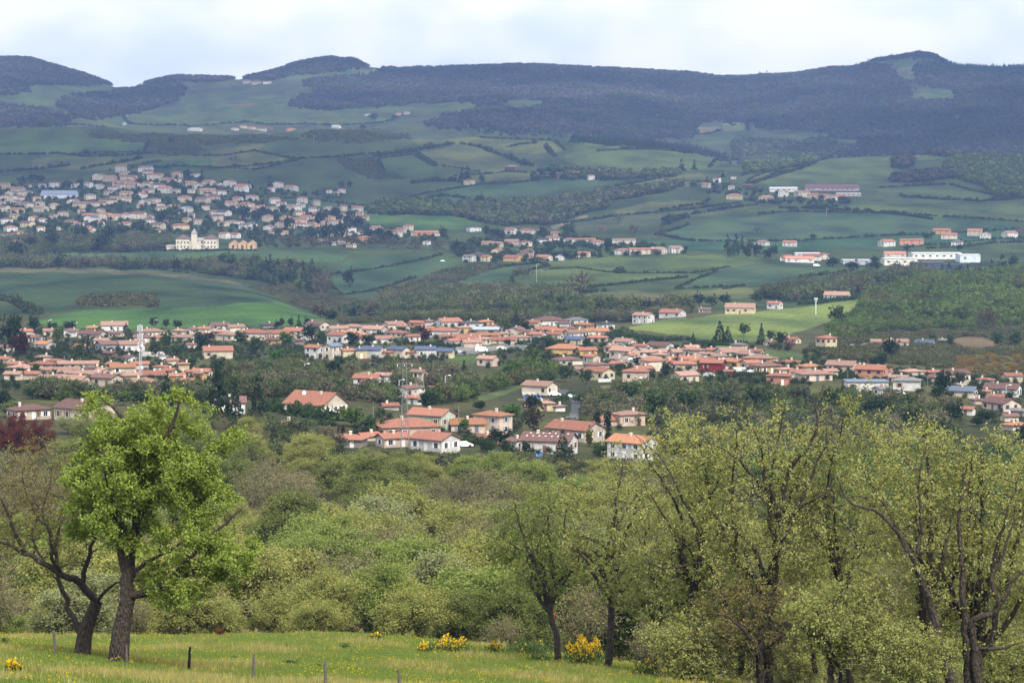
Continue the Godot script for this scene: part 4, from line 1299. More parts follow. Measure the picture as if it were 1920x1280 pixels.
# the near roofs, below the pylon
const NEAR := [
	"50|786|78|16|0|h|b n|house with big brown hip roof low at the left",
	"154|790|108|22|-38|g|c n|cream gabled house with brown roof behind the leafy oak",
	"590|776|112|17|-38|G|c r|big cream house with steep red roof and satellite dish",
	"424|776|66|20|6|g|w n|white house with brown roof behind the dark cedars",
	"537|806|54|10|-20|h|b n|brown roof peeping over the bright wood",
	"648|838|72|13|-12|h|g r|grey low house with red roof and white shutters",
	"690|826|42|8|35|g|b r|beige gable behind the peach house",
	"763|822|116|20|0|h|p r|long peach house with red hip roof behind the pylon",
	"808|804|84|24|-30|g|m r|pale mint house with red roof and arched attic window",
	"730|768|32|7|20|g|g r|small grey building with red roof above the peach house",
	"735|838|60|16|0|g|p r|low peach wing behind the pylon foot",
	"815|846|88|21|-40|g|w r|white house with red roof and half-timber gable",
	"876|810|62|14|5|g|p o|orange-roofed wing of the tall beige house",
	"924|812|68|30|-35|h|p o|tall beige house with dark slit windows",
	"912|832|44|10|0|g|p r|low red roofs behind the dark pine",
	"968|842|34|14|-60|g|c n|small cream gable right of the dark pine",
	"1030|850|100|22|-16|g|w n|white house whose brown roof is dotted with skylights",
	"1080|826|104|20|-40|g|b r|beige house with wide red-brown roof behind the skylight roof",
	"1188|862|90|30|-40|g|w o|white house with bright orange roof and white chimney",
	"1179|798|58|19|25|h|p p|pale pink house standing alone above the thicket",
	"1142|798|52|10|0|g|b r|beige house with red roof behind dark cypresses",
]

# smaller houses squeezed between the named ones: x y width, wall and roof
const FILL := "1205 702 34cr;1255 690 30pr;1312 686 30co;1346 678 30cr;1100 666 34or;1150 662 30cr;1203 658 28wr;1262 682 30cr;1332 674 28wp;1212 684 26pr;1408 692 34cr;1472 704 30br;1500 708 30cr;1556 706 28cp;1660 706 30wr;1040 636 30cr;1008 636 28wr;992 630 24cn;1052 630 30br;1102 632 28co;944 634 30cr;932 622 26wr;800 624 26cr;772 640 28wr;682 644 26cr;652 632 28co;582 638 24wr;540 640 28cr;456 632 28cr;414 630 28or;384 626 24cr;306 642 28cr;264 642 28cn;190 646 26wr;152 660 26cr;102 642 26bn;30 694 30cr;102 688 30or;172 702 30cn;212 692 26cr;262 692 28cr;302 698 28wr;330 714 28or;300 710 26cr;228 714 28cr;180 714 26wr;100 716 34cr;60 712 30br;24 712 30cr;10 660 24cn;320 684 24cr;690 726 24wn;1160 690 28cr;1090 700 26cr;1238 676 28wp;1296 660 28cr;1340 668 26wr;1420 668 24br;1445 680 26cr;1690 716 30cr;1760 716 30cn;1850 722 30wr;1900 716 32cr;1870 752 28cr;1835 758 24pn;1780 764 28wr;1895 790 28cn;1655 740 30wg;1000 616 28cr;1056 616 26wn;870 626 26or;905 646 26cr"

func build_houses():
	for e in FILL.split(";"):
		var q := e.split(" ")
		var code := q[2].right(2)
		var x := q[0].to_float()
		var y := q[1].to_float()
		var where := "among the left rows" if x < 350 else "in the upper left row" if x < 600 else "in the crowded middle rows" if x < 1010 else "in the crowded right rows" if x < 1480 else "around the brick house" if x < 1700 else "in the far right gardens"
		var o := house(x, y, q[2].left(-2).to_float(), rng.randf_range(7.0, 10.5), 0.0, ["g", "h", "g"][rng.randi() % 3], code[0], code[1], "%s house with %s roof %s" % [WALL_WORD[code[0]], ROOF_WORD[code[1]], where], 1, "houses of the valley village")
		ord_list.append([o, x])
	for line in VILLAGE:
		var q: PackedStringArray = line.split("|")
		house(q[0].to_float(), q[1].to_float(), q[2].to_float(), q[3].to_float(), q[4].to_float(), q[5], q[6][0], q[6][2] if ROOFS.has(q[6][2]) else "r", q[7], 1, "houses of the valley village")
	for line in NEAR:
		var q: PackedStringArray = line.split("|")
		house(q[0].to_float(), q[1].to_float(), q[2].to_float(), q[3].to_float(), q[4].to_float(), q[5], q[6][0], q[6][2], q[7], 2, "houses nearest the wood")

# ---------------------------------------------------------------- far villages: x y width, one letter for the wall and one for the roof
const FAR := "225 322 22wr;233 330 20cr;272 322 26wp;184 337 22cr;205 340 24br;240 338 30cr;232 347 40cr;250 354 24cr;290 337 30cr;310 342 24br;330 334 22cr;360 332 10wr;370 332 10wr;355 350 24yr;390 347 24cr;8 354 18yr;32 362 24cr;52 352 10cr;78 352 14wn;100 352 18wn;140 352 14wn;165 352 16wr;185 354 16wr;211 358 18wn;295 356 26wn;387 364 34pr;414 366 18wr;430 350 24wr;455 354 28wr;8 377 18cr;32 378 22cn;67 378 16br;46 390 30cn;75 397 28cr;100 392 20cr;8 397 18cn;150 390 30cr;175 387 40bn;200 384 34cn;225 380 36cr;345 378 26br;380 380 30cn;400 378 22bn;445 378 20pr;470 376 18wr;117 407 18cr;11 420 20wn;50 426 26yn;78 418 18wr;98 410 14cn;130 422 26bn;147 426 18wr;175 410 40bo;170 417 26ws;198 412 30cr;235 410 26wr;258 410 28cn;262 390 14cr;270 384 18wr;302 397 24cr;300 390 16wn;348 398 22wg;357 408 14wn;385 394 14cr;433 387 22br;463 390 26bo;418 404 28wd;405 414 24bn;415 424 16cr;450 422 14wr;472 424 18ws;460 430 24wg;18 434 24wr;75 434 16wo;50 445 12oo;8 447 16wn;232 426 24cr;336 430 34yr;295 430 26cn;165 430 10wr;27 462 30bn;50 474 16wr;420 447 20wr;440 446 20wr;452 359 26wr;508 360 14wr;520 352 18wr;545 358 26wr;617 362 10wr;632 366 12wr;640 362 14wn;475 376 18cr;449 392 14cr;460 390 30cr;487 397 30br;514 382 20wr;527 387 18wr;512 396 22wr;544 394 18cr;556 396 18wr;588 400 18wr;616 398 20wr;575 414 26cr;560 420 28pr;585 426 16br;595 430 16co;633 422 18wr;645 430 10cr;658 436 18wn;677 442 14wn;503 434 18wr;512 442 22wr;605 457 16wr;622 460 14wn;640 458 14wn;658 464 18cr;682 454 26or;705 434 24cr;735 442 24wr;752 437 18cr;750 444 16wr;765 432 18cr;780 442 18cr;800 442 40so;820 442 10wr;888 434 26wd;898 484 34yd;912 490 20yr;880 490 24wg;800 459 14wg;958 439 22wr;988 438 30cr;1012 436 12br;1042 444 18cr;960 460 26pr;985 462 24bn;1018 458 22wd;1035 454 26cr;1068 457 20wr;1120 460 24wr;915 462 22yr;933 464 20yr;933 477 22yr;990 477 26wn;962 490 34or;985 484 30pn;1020 489 30po;1052 488 20ws;1095 482 24pr;1168 477 28wr;1200 477 36cr;1235 476 30cr;1268 474 26wr;1095 456 40wr;1170 459 40wr;1130 434 14kn;874 478 14wn;1378 374 30yo;1438 377 28yr;1372 356 12wr;1325 352 16br;1345 342 14wn;1376 336 10wn;1405 354 20kn;1470 368 26wr;1505 370 30br;1530 372 30pr;1552 374 24bo;1575 376 22wr;1430 460 26wr;1482 462 26wr;1266 474 28wr;1480 490 30wr;1524 488 34wr;1545 486 20cr;1664 462 30wr;1710 459 40sr;1768 439 34or;1782 448 30cr;1830 442 28co;1850 447 24wr;1797 462 26wg;1895 446 28wp;1916 438 26kn;960 322 26kp;1052 334 30kn;1078 332 22wr;880 346 24yn;1108 337 14wr;440 244 14wr;455 240 14pr;470 242 18pr;490 245 18wr;365 245 30ww;505 243 14kr;545 245 20or;630 240 18ww;480 158 18pr;500 157 16wr;462 156 14cr;690 217 12wr;745 216 14pr;762 214 12wr"

func zone_of(x: float, y: float) -> String:
	if y < 170:
		return "in the hamlet on the far ridge"
	if y < 250:
		return "in the far hamlet under the hills"
	if x < 700 and y < 343:
		return "on the top edge of the hillside village"
	if x < 330 and y < 372:
		return "around the long grey-roofed hall"
	if x < 500 and y < 372:
		return "high on the right of the hillside village"
	if x < 660 and y < 372:
		return "beside the narrow green strip"
	if x < 260 and y < 402:
		return "in the dense rows below the grey hall"
	if x < 430 and y < 402:
		return "in the middle of the hillside village"
	if x < 700 and y < 404:
		return "on the right flank of the hillside village"
	if x < 300:
		return "in the lowest rows of the hillside village"
	if x < 500 and y < 436:
		return "above the manor"
	if x < 500:
		return "beside the manor and its annex"
	if x < 720:
		return "above the tree-lined avenue"
	if x < 840:
		return "right of the light green field"
	if x < 940:
		return "at the left end of the middle village"
	if x < 1140 and y > 466:
		return "on the lower edge of the middle village"
	if x < 1300 and y > 400:
		return "in the middle village"
	if x < 1300:
		return "at a farm on the upper slope"
	if y < 400:
		return "in the hamlet with the long brown barn"
	if x < 1600:
		return "near the white workshops"
	return "above the industrial halls at right"

func build_far_houses():
	var more := FAR
	var taken := []
	for e in FAR.split(";"):
		var q := e.split(" ")
		taken.append(Vector2(q[0].to_float(), q[1].to_float() * 2.0))
	var tries := 0
	var added := 0
	while added < 75 and tries < 900:
		tries += 1
		var x := rng.randf_range(-5, 690)
		var y := rng.randf_range(lerpf(356, 330, clampf(x / 230.0, 0, 1)), 448) if x < 330 else rng.randf_range(lerpf(334, 400, (x - 330.0) / 360.0), lerpf(438, 452, (x - 330.0) / 360.0))
		var p := Vector2(x, y * 2.0)
		var near := 1e9
		for t in taken:
			near = minf(near, p.distance_to(t))
		if near < 15.0 or x > 60 and x < 160 and y > 348 and y < 384 or x > 310 and x < 500 and y > 425 or x > 500 and y < 376:
			continue
		taken.append(p)
		added += 1
		more += ";%d %d %d%s%s" % [int(x), int(y), rng.randi_range(13, 24), "cwwcby"[rng.randi() % 6], "rrnrog"[rng.randi() % 6]]
	for e in more.split(";"):
		var q := e.split(" ")
		var code := q[2].right(2)
		var w := q[2].left(-2).to_float()
		var x := q[0].to_float()
		var y := q[1].to_float()
		var yaw: float = [0.0, 0.0, -35.0, 30.0, 75.0, -15.0][rng.randi() % 6]
		if w > 32:
			yaw = 0.0
		var form: String = "l" if w > 35 else ["g", "g", "h"][rng.randi() % 3]
		var tall := 3.3 if y < 250 else rng.randf_range(6.0, 9.0)
		var size := "small" if w < 17 else "long" if w > 32 else ""
		var label := ("%s %s %s-roofed house %s" % [size, WALL_WORD[code[0]], ROOF_WORD[code[1]], zone_of(x, y)]).strip_edges()
		var o := house(x, y, w, minf(tall, w * 0.5), yaw, form, code[0], code[1], label, 0, "far houses " + zone_of(x, y))
		ord_list.append([o, x])

# ---------------------------------------------------------------- landmarks
func tube(st: SurfaceTool, a: Vector3, b: Vector3, ra: float, rb: float, n := 6):
	var d := (b - a).normalized()
	var u := d.cross(Vector3(0.3, 0.1, 1.0) if absf(d.z) < 0.9 else Vector3.RIGHT).normalized()
	var w := d.cross(u)
	for k in n:
		var p := u * cos(TAU * k / n) + w * sin(TAU * k / n)
		var q := u * cos(TAU * (k + 1) / n) + w * sin(TAU * (k + 1) / n)
		quad(st, a + p * ra, b + p * rb, b + q * rb, a + q * ra)
		for t in [b + q * rb, b + p * rb, b]:
			st.add_vertex(t)

func bar(a: Vector3, b: Vector3, r: float) -> ArrayMesh:
	var st := begin()
	tube(st, a, b, r, r, 5)
	return done(st)

func hall(px: float, py: float, wpx: float, hpx: float, depth: float, wc: Color, rc: Color, label: String, category := "hall", pitch := 0.12, called := "hall") -> Node3D:
	var g := ground(px, py)
	var mpp := metres_per_px(g)
	var L := wpx * mpp
	var h := hpx * mpp
	var o := thing(called, label, category, g - Vector3(0, 0, depth / 2), 0.0, "")
	part("wall", walls_mesh(L, depth, h, depth / 2 * pitch), mat(label + "_wall", wc, 0.8, false, grain, 0.05), o)
	part("roof", gable_roof(L, depth, h, depth / 2 * pitch, 0.4), mat(label + "_roof", rc, 0.7, false, grain, 0.05), o)
	var n := clampi(int(L / 7.0), 2, 12)
	for k in n:
		if rng.randf() < 0.75:
			part("window", box(2.6, minf(1.6, h * 0.3), 0.14), mat("window_glass", Color(0.03, 0.035, 0.045), 0.12), o, Vector3((k + 0.5) / n * L - L / 2, h * 0.58, depth / 2))
	return o

func vehicle(px: float, py: float, long: float, van: bool, paint: Color, label: String, turn := 0.0):
	var g := ground(px, py)
	var o := thing("van" if van else "car", label, "van" if van else "car", g + Vector3(0, 0.02, 0), turn, "vehicles of the village")
	var prof := PackedVector2Array([Vector2(-0.5, 0.1), Vector2(0.5, 0.1), Vector2(0.5, 0.24), Vector2(0.43, 0.3), Vector2(0.28, 0.33), Vector2(0.18, 0.5), Vector2(-0.3, 0.5), Vector2(-0.46, 0.34), Vector2(-0.5, 0.3)])
	var tall := 2.7
	var wide := 1.75
	if van:
		prof = PackedVector2Array([Vector2(-0.5, 0.1), Vector2(0.5, 0.1), Vector2(0.5, 0.28), Vector2(0.4, 0.34), Vector2(0.3, 0.56), Vector2(0.2, 0.6), Vector2(-0.49, 0.6), Vector2(-0.5, 0.56)])
		tall = 3.6
		wide = 1.95
	var st := begin()
	var f := []
	var b := []
	for p in prof:
		var inset := 0.12 if p.y > 0.4 else 0.0
		f.append(Vector3(p.x * long, p.y * tall, wide / 2 - inset))
		b.append(Vector3(p.x * long, p.y * tall, -wide / 2 + inset))
	var n := prof.size()
	for k in n:
		var m := (k + 1) % n
		quad(st, f[k], b[k], b[m], f[m])
	var tri := Geometry2D.triangulate_polygon(prof)
	for k in range(0, tri.size(), 3):
		for q in [f[tri[k]], f[tri[k + 2]], f[tri[k + 1]], b[tri[k]], b[tri[k + 1]], b[tri[k + 2]]]:
			st.add_vertex(q)
	var paintm := mat("paint_%s" % paint.to_html(), paint, 0.3)
	paintm.cull_mode = BaseMaterial3D.CULL_DISABLED
	part("body", done(st), paintm, o)
	var glass := mat("window_glass", Color(0.03, 0.035, 0.045), 0.12)
	for s in [1.0, -1.0]:
		part("window", box(long * (0.2 if van else 0.4), tall * 0.12, 0.04), glass, o, Vector3(long * (0.22 if van else -0.06), tall * 0.42, s * (wide / 2 - (0.03 if van else 0.07))))
		for e in [0.3, -0.3]:
			var c := CylinderMesh.new()
			c.top_radius = 0.33
			c.bottom_radius = 0.33
			c.height = 0.22
			c.radial_segments = 12
			part("wheel", c, mat("tyre", Color(0.02, 0.02, 0.02)), o, Vector3(e * long, 0.33, s * (wide / 2 - 0.08)), Vector3(PI / 2, 0, 0))

func build_landmarks():
	var steel := mat("galvanised_steel", Color(0.36, 0.37, 0.39), 0.5)
	var dark_steel := mat("weathered_steel", Color(0.16, 0.15, 0.15), 0.6)
	var white := mat("white_paint", Color(0.75, 0.75, 0.74), 0.5)
	# telecom mast
	var g := ground(263, 712)
	var mpp := metres_per_px(g)
	var H := 104.0 * mpp
	var o := thing("telecom_mast", "grey telecom mast with white antenna panels among the left houses", "mast", g)
	var st := begin()
	for k in 3:
		var a := TAU * k / 3 + 0.3
		tube(st, Vector3(cos(a), -0.02, sin(a)) * 0.55, Vector3(cos(a) * 0.38, H, sin(a) * 0.38), 0.09, 0.08)
	for i in 22:
		for k in 3:
			var a := TAU * k / 3 + 0.3
			var b := a + TAU / 3
			var y0 := H * i / 22.0
			var y1 := H * (i + 1) / 22.0
			var r0 := lerpf(0.55, 0.38, i / 22.0)
			tube(st, Vector3(cos(a) * r0, y0, sin(a) * r0), Vector3(cos(b) * r0, y1, sin(b) * r0), 0.05, 0.05, 4)
	part("lattice", done(st), steel, o)
	for i in 9:
		var a := TAU * i / 3 + 0.5
		var y := H - 1.3 - 2.9 * (i / 3)
		part("antenna_panel", box(0.34, 2.1, 0.22), mat("antenna_grey", Color(0.5, 0.5, 0.5), 0.5), o, Vector3(cos(a) * 0.85, y, sin(a) * 0.85), Vector3(0, -a + PI / 2, 0))
	for i in 2:
		part("dish", box(0.7, 0.7, 0.3), white, o, Vector3(0.7 - 1.2 * i, H * 0.62 - i * 1.5, 0.6))
	# power pylon in front of the peach house
	g = ground(759, 846)
	mpp = metres_per_px(g)
	H = 168.0 * mpp
	o = thing("lattice_pylon", "slim rusty lattice pylon rising in front of the peach house", "pylon", g)
	st = begin()
	var half := func(t: float) -> float: return lerpf(0.95, 0.4, t)
	for c in [[1, 1], [1, -1], [-1, 1], [-1, -1]]:
		tube(st, Vector3(c[0] * 0.95, -0.5, c[1] * 0.95), Vector3(c[0] * 0.4, H, c[1] * 0.4), 0.075, 0.06)
	for i in 16:
		var y0 := H * i / 16.0
		var y1 := H * (i + 1) / 16.0
		var a: float = half.call(i / 16.0)
		var b: float = half.call((i + 1) / 16.0)
		for s in [1.0, -1.0]:
			var w: float = s if i % 2 else -s
			tube(st, Vector3(-w * a, y0, s * a), Vector3(w * b, y1, s * b), 0.035, 0.035, 4)
			tube(st, Vector3(s * a, y0, -w * a), Vector3(s * b, y1, w * b), 0.035, 0.035, 4)
	part("lattice", done(st), dark_steel, o)
	part("crossarm", bar(Vector3(-1.8, H - 0.4, 0), Vector3(1.8, H - 0.4, 0), 0.08), dark_steel, o)
	for s in [-1.7, 0.0, 1.7]:
		part("insulator", bar(Vector3(s, H - 0.4, 0.1), Vector3(s, H - 1.1, 0.1), 0.09), mat("porcelain", Color(0.5, 0.5, 0.48), 0.3), o)
	# manor
	g = ground(368, 468)
	mpp = metres_per_px(g)
	var cream := mat("manor_plaster", Color(0.62, 0.56, 0.45), 0.9, false, grain, 0.05)
	var brownroof := mat("manor_roof", Color(0.13, 0.08, 0.075), 0.8, false, grain, 0.1)
	o = thing("manor_house", "large cream manor with two brown-roofed wings and a central clock turret", "manor", g - Vector3(0, 0, 8))
	part("wall", walls_mesh(78 * mpp, 11, 17 * mpp, 0), cream, o)
	part("roof", hip_roof(78 * mpp, 11, 17 * mpp, 3.0, 0.4), mat("manor_slate", Color(0.2, 0.19, 0.2), 0.7), o)
	for s in [-1.0, 1.0]:
		var w := part("wing", walls_mesh(25 * mpp, 15, 20 * mpp, 0), cream, o, Vector3(s * 26 * mpp, 0, 1.5))
		part("roof", hip_roof(25 * mpp, 15, 20 * mpp, 5.0, 0.5), brownroof, w)
	var tw := part("turret", walls_mesh(10 * mpp, 10 * mpp, 30 * mpp, 0), cream, o, Vector3(-5 * mpp, 0, 4))
	part("spire", hip_roof(10 * mpp, 10 * mpp, 30 * mpp, 6.0, 0.3), mat("manor_slate", Color(0.2, 0.19, 0.2), 0.7), tw)
	for i in 12:
		for fl in 2:
			if i == 5 or i == 6:
				continue
			part("window", box(1.3, 2.0, 0.12), mat("window_glass", Color(0.03, 0.035, 0.045), 0.12), o, Vector3((i - 5.5) * 6.3 * mpp, (5.5 + fl * 8.0) * mpp, 9.05 if absf(i - 5.5) > 2.4 else 5.55))
	hall(322, 468, 22, 6, 10, Color(0.6, 0.55, 0.46), Color(0.3, 0.24, 0.2), "low cream wing at the left foot of the manor", "outbuilding", 0.3)
	for i in 3:
		g = ground(437 + i * 17, 467)
		o = thing("gabled_annex", ["left", "middle", "right"][i] + " one of three tan twin-gabled halls beside the manor", "hall", g - Vector3(0, 0, 6), PI / 2, "three gabled halls beside the manor")
		part("wall", walls_mesh(14, 16 * mpp, 10 * mpp, 3.2), mat("annex_plaster", Color(0.52, 0.36, 0.22), 0.9, false, grain, 0.05), o)
		part("roof", gable_roof(14, 16 * mpp, 10 * mpp, 3.2, 0.4), mat("annex_roof", Color(0.32, 0.17, 0.12)), o)
		part("door", box(2.4, 4.5, 0.15), mat("annex_door", Color(0.2, 0.05, 0.05) if i == 2 else Color(0.06, 0.05, 0.05)), o, Vector3(-7.0, 2.2, 0), Vector3(0, PI / 2, 0))
	hall(108, 372, 66, 7, 24, Color(0.6, 0.62, 0.68), Color(0.17, 0.2, 0.27), "long hall with grey-blue roof and pale walls in the hillside village", "hall", 0.5)
	hall(1470, 360, 52, 7, 18, Color(0.62, 0.6, 0.55), Color(0.5, 0.53, 0.6), "long pale shed with whitish roof beside the hamlet", "barn", 0.2, "barn")
	hall(1562, 358, 100, 6, 30, Color(0.35, 0.3, 0.3), Color(0.11, 0.055, 0.065), "very long dark maroon roofed barn above the hamlet", "barn", 0.34, "barn")
	hall(1592, 368, 46, 5, 12, Color(0.45, 0.38, 0.33), Color(0.38, 0.36, 0.36), "low grey-roofed shed under the maroon barn", "barn", 0.2, "barn")
	hall(1608, 496, 52, 8, 24, Color(0.4, 0.42, 0.42), Color(0.4, 0.4, 0.4), "low grey industrial hall left of the big white ones", "hall", 0.06)
	hall(1690, 498, 62, 13, 26, Color(0.68, 0.64, 0.52), Color(0.45, 0.5, 0.48), "cream industrial hall with pale green roof edge", "hall", 0.06)
	hall(1680, 482, 40, 6, 16, Color(0.6, 0.57, 0.5), Color(0.4, 0.17, 0.12), "industrial hall with red roof behind the cream one", "hall", 0.3)
	hall(1758, 486, 92, 11, 30, Color(0.75, 0.74, 0.7), Color(0.6, 0.6, 0.6), "long bright white industrial hall", "hall", 0.04)
	hall(1820, 492, 38, 14, 26, Color(0.64, 0.7, 0.78), Color(0.55, 0.58, 0.62), "pale blue-white industrial hall at the right end", "hall", 0.04)
	hall(1742, 504, 58, 12, 20, Color(0.055, 0.07, 0.095), Color(0.09, 0.1, 0.12), "dark blue workshop in front of the white hall", "hall", 0.04)
	hall(1790, 507, 40, 11, 16, Color(0.05, 0.055, 0.08), Color(0.06, 0.07, 0.09), "dark showroom right of the dark blue workshop", "hall", 0.04)
	hall(1500, 492, 54, 7, 16, Color(0.7, 0.68, 0.63), Color(0.45, 0.2, 0.14), "white workshop row with red roof", "workshop", 0.25)
	hall(1515, 480, 46, 5, 14, Color(0.62, 0.62, 0.62), Color(0.5, 0.52, 0.55), "pale grey roofed workshop behind the red-roofed row", "workshop", 0.1)
	hall(905, 626, 60, 8, 14, Color(0.3, 0.22, 0.12), Color(0.3, 0.34, 0.42), "low hall with pale blue sheet roof and timber front", "hall", 0.14)
	# white water tower with a flared head
	g = ground(1530, 590)
	mpp = metres_per_px(g)
	o = thing("water_tower", "slim white tower with flared head beside the lime field", "tower", g)
	st = begin()
	tube(st, Vector3(0, -1, 0), Vector3(0, 22 * mpp, 0), 0.4, 0.36, 12)
	part("shaft", done(st), mat("pale_concrete", Color(0.42, 0.42, 0.41)), o)
	st = begin()
	tube(st, Vector3(0, 22 * mpp, 0), Vector3(0, 30 * mpp, 0), 0.36, 1.2, 14)
	tube(st, Vector3(0, 30 * mpp, 0), Vector3(0, 31.5 * mpp, 0), 1.2, 1.1, 14)
	part("head", done(st), mat("pale_concrete", Color(0.42, 0.42, 0.41)), o)
	# walls and fences of the village
	for w in [[112, 703, 70, 7, Color(0.5, 0.4, 0.33), "pale pink garden wall under the long building"], [286, 668, 40, 9, Color(0.5, 0.48, 0.45), "long low pale wall behind the mast"], [1392, 696, 62, 8, Color(0.72, 0.72, 0.7), "long white fence between ochre and crimson houses"], [742, 735, 110, 6, Color(0.6, 0.57, 0.52), "long white retaining wall under the white bungalow"], [735, 681, 120, 7, Color(0.1, 0.06, 0.05), "dark timber balcony fence before the terrace houses"], [992, 742, 24, 7, Color(0.62, 0.58, 0.5), "pale stepped wall left of the large cream house"], [1134, 716, 24, 6, Color(0.7, 0.69, 0.66), "white terrace wall under the yellow gabled house"], [1265, 722, 50, 7, Color(0.5, 0.3, 0.24), "pinkish terrace wall under the cream single-storey house"], [1000, 752, 60, 5, Color(0.2, 0.16, 0.12), "brown retaining wall falling from the large cream house"]]:
		g = ground(w[0], w[1])
		mpp = metres_per_px(g)
		top("garden_wall", box(w[2] * mpp, w[3] * mpp + 1.2, 0.35), mat("wall_" + w[5], w[4], 0.9, false, grain, 0.2), w[5], "wall", "walls of the valley village").position = g + Vector3(0, w[3] * mpp / 2 - 0.6, 0)
	# street lamps and poles
	for l in [[571, 712, 30, "tall pale street lamp beside the small white cottage"], [835, 738, 34, "pale street lamp pole right of the tall beige house"], [748, 738, 26, "pale wooden pole left of the tall beige house"], [1640, 702, 18, "slim lamp post beside the brick house"], [1887, 744, 22, "lamp post before the arched veranda"], [90, 618, 18, "pale pole among trees above the left village"], [138, 620, 14, "short pale pole beside the dark tree row"], [288, 618, 18, "dark pole between the round field-edge trees"], [1006, 545, 50, "faint distant pylon pole in the green field"], [588, 272, 16, "white pole with small rotor on the far slope"], [1550, 404, 14, "pale pole in the large teal field"]]:
		g = ground(l[0], l[1])
		mpp = metres_per_px(g)
		o = thing("street_lamp" if "lamp" in l[3] else "utility_pole", l[3], "lamp post" if "lamp" in l[3] else "pole", g)
		part("post", bar(Vector3(0, -0.3, 0), Vector3(0, l[2] * mpp, 0), 0.14), steel if not "dark" in l[3] else dark_steel, o)
		part("arm", bar(Vector3(-0.05, l[2] * mpp - 0.1, 0), Vector3(1.2, l[2] * mpp + 0.15, 0), 0.09), steel, o)
		part("head", box(0.9, 0.22, 0.4), white, o, Vector3(1.4, l[2] * mpp + 0.15, 0))
	# satellite dish on the big cream house
	g = ground(590, 776)
	mpp = metres_per_px(g)
	o = thing("satellite_dish", "round white satellite dish on the steep red roof", "satellite dish", g + Vector3(-19 * mpp, 42 * mpp, 2.2), 0.5)
	st = begin()
	for k in 16:
		var p := Vector3(cos(TAU * k / 16) * 0.55, sin(TAU * k / 16) * 0.6, 0.18)
		var q := Vector3(cos(TAU * (k + 1) / 16) * 0.55, sin(TAU * (k + 1) / 16) * 0.6, 0.18)
		for v in [Vector3.ZERO, q, p, Vector3(0, 0, -0.05), p, q]:
			st.add_vertex(v)
	part("reflector", done(st), white, o)
	part("mount", bar(Vector3(0, 0, -0.05), Vector3(0, -0.7, -0.5), 0.05), steel, o)
	# skylights on the spotted roof are ventilation tiles set in two rows
	var host := find_labelled("white house whose brown roof is dotted with skylights")
	if host:
		var roof: MeshInstance3D = host.get_node("roof")
		var bb := roof.mesh.get_aabb()
		var D := bb.size.z / 2
		var lo := bb.position.y
		var hi := bb.end.y
		for r in 2:
			for i in 7:
				var t := 0.5 + 0.28 * r
				part("skylight", box(0.38, 0.08, 0.34), mat("skylight", Color(0.5, 0.5, 0.5), 0.4), roof, Vector3(bb.position.x + bb.size.x * (0.12 + 0.12 * i + 0.05 * r), lerpf(lo, hi, t) + 0.16, D * (1.0 - t)), Vector3(atan2(hi - lo, D), 0, 0))
	vehicle(903, 659, 5.6, true, Color(0.78, 0.78, 0.78), "white van parked on the road behind the terrace")
	vehicle(1074, 747, 4.4, false, Color(0.7, 0.74, 0.8), "silver car driving on the lane above the yellow house", 0.5)
	vehicle(1040, 742, 4.2, false, Color(0.75, 0.75, 0.75), "white car parked on the drive of the cream house", 0.1)
	vehicle(1188, 676, 4.2, false, Color(0.72, 0.76, 0.82), "pale car parked beside the pink house")
	vehicle(1682, 505, 5.2, true, Color(0.8, 0.8, 0.8), "white van parked before the cream industrial hall")
	vehicle(1712, 507, 4.4, false, Color(0.6, 0.6, 0.62), "grey car parked near the dark blue workshop")
	vehicle(1832, 507, 4.6, false, Color(0.3, 0.42, 0.6), "blue car at the right end of the industrial yard")
	vehicle(1850, 508, 4.4, false, Color(0.75, 0.75, 0.75), "white car at the far right of the industrial yard")
	vehicle(1532, 499, 6.5, true, Color(0.8, 0.8, 0.82), "white van below the workshop row")
	vehicle(1084, 482, 4.4, false, Color(0.8, 0.8, 0.8), "white car beside the middle village")
	vehicle(1600, 651, 4.4, false, Color(0.5, 0.5, 0.52), "grey car in the yard beside the yellow cube house")
	vehicle(1612, 652, 4.4, false, Color(0.72, 0.72, 0.72), "white car in the yard beside the yellow cube house")
	vehicle(830, 490, 4.6, false, Color(0.7, 0.74, 0.8), "pale car at the left end of the middle village")
	for t in [[306, 676, "white car beside the grey garden shed"], [168, 728, "grey car below the pink house with white trim"], [226, 728, "white car before the beige house with terrace"], [700, 686, "dark car below the terrace houses"], [860, 662, "silver car on the road behind the terrace houses"], [940, 655, "white car on the road under the very long roof"], [1150, 678, "dark car on the street between pink houses"], [1330, 706, "silver car before the crimson house"], [1412, 700, "white car behind the white fence"], [1600, 716, "grey car beside the salmon hip-roofed house"], [1690, 742, "white car on the grass before the grey-roofed white house"], [870, 838, "white car beside the white gabled house"], [1072, 790, "dark car low on the downhill lane"]]:
		vehicle(t[0], t[1], 4.3, false, Color(0.72, 0.72, 0.73) if "white" in t[2] else Color(0.06, 0.06, 0.07) if "dark" in t[2] else Color(0.38, 0.4, 0.42), t[2], rng.randf_range(-0.5, 0.5))
	for t in [[120, 690, 24], [205, 690, 22], [330, 690, 22], [420, 650, 24], [500, 642, 22], [610, 640, 24], [690, 640, 24], [760, 640, 22], [950, 640, 24], [1048, 700, 28], [1115, 664, 22], [1215, 720, 28], [1360, 710, 26], [1490, 716, 26], [1590, 722, 28], [1740, 736, 30], [1830, 760, 32], [700, 800, 40], [860, 800, 40], [1130, 830, 42]]:
		g = ground(t[0], t[1])
		mpp = metres_per_px(g)
		o = thing("utility_pole", "thin dark utility pole among the village houses", "pole", g, rng.randf() * 2.0, "utility poles of the village")
		ord_list.append([o, t[0]])
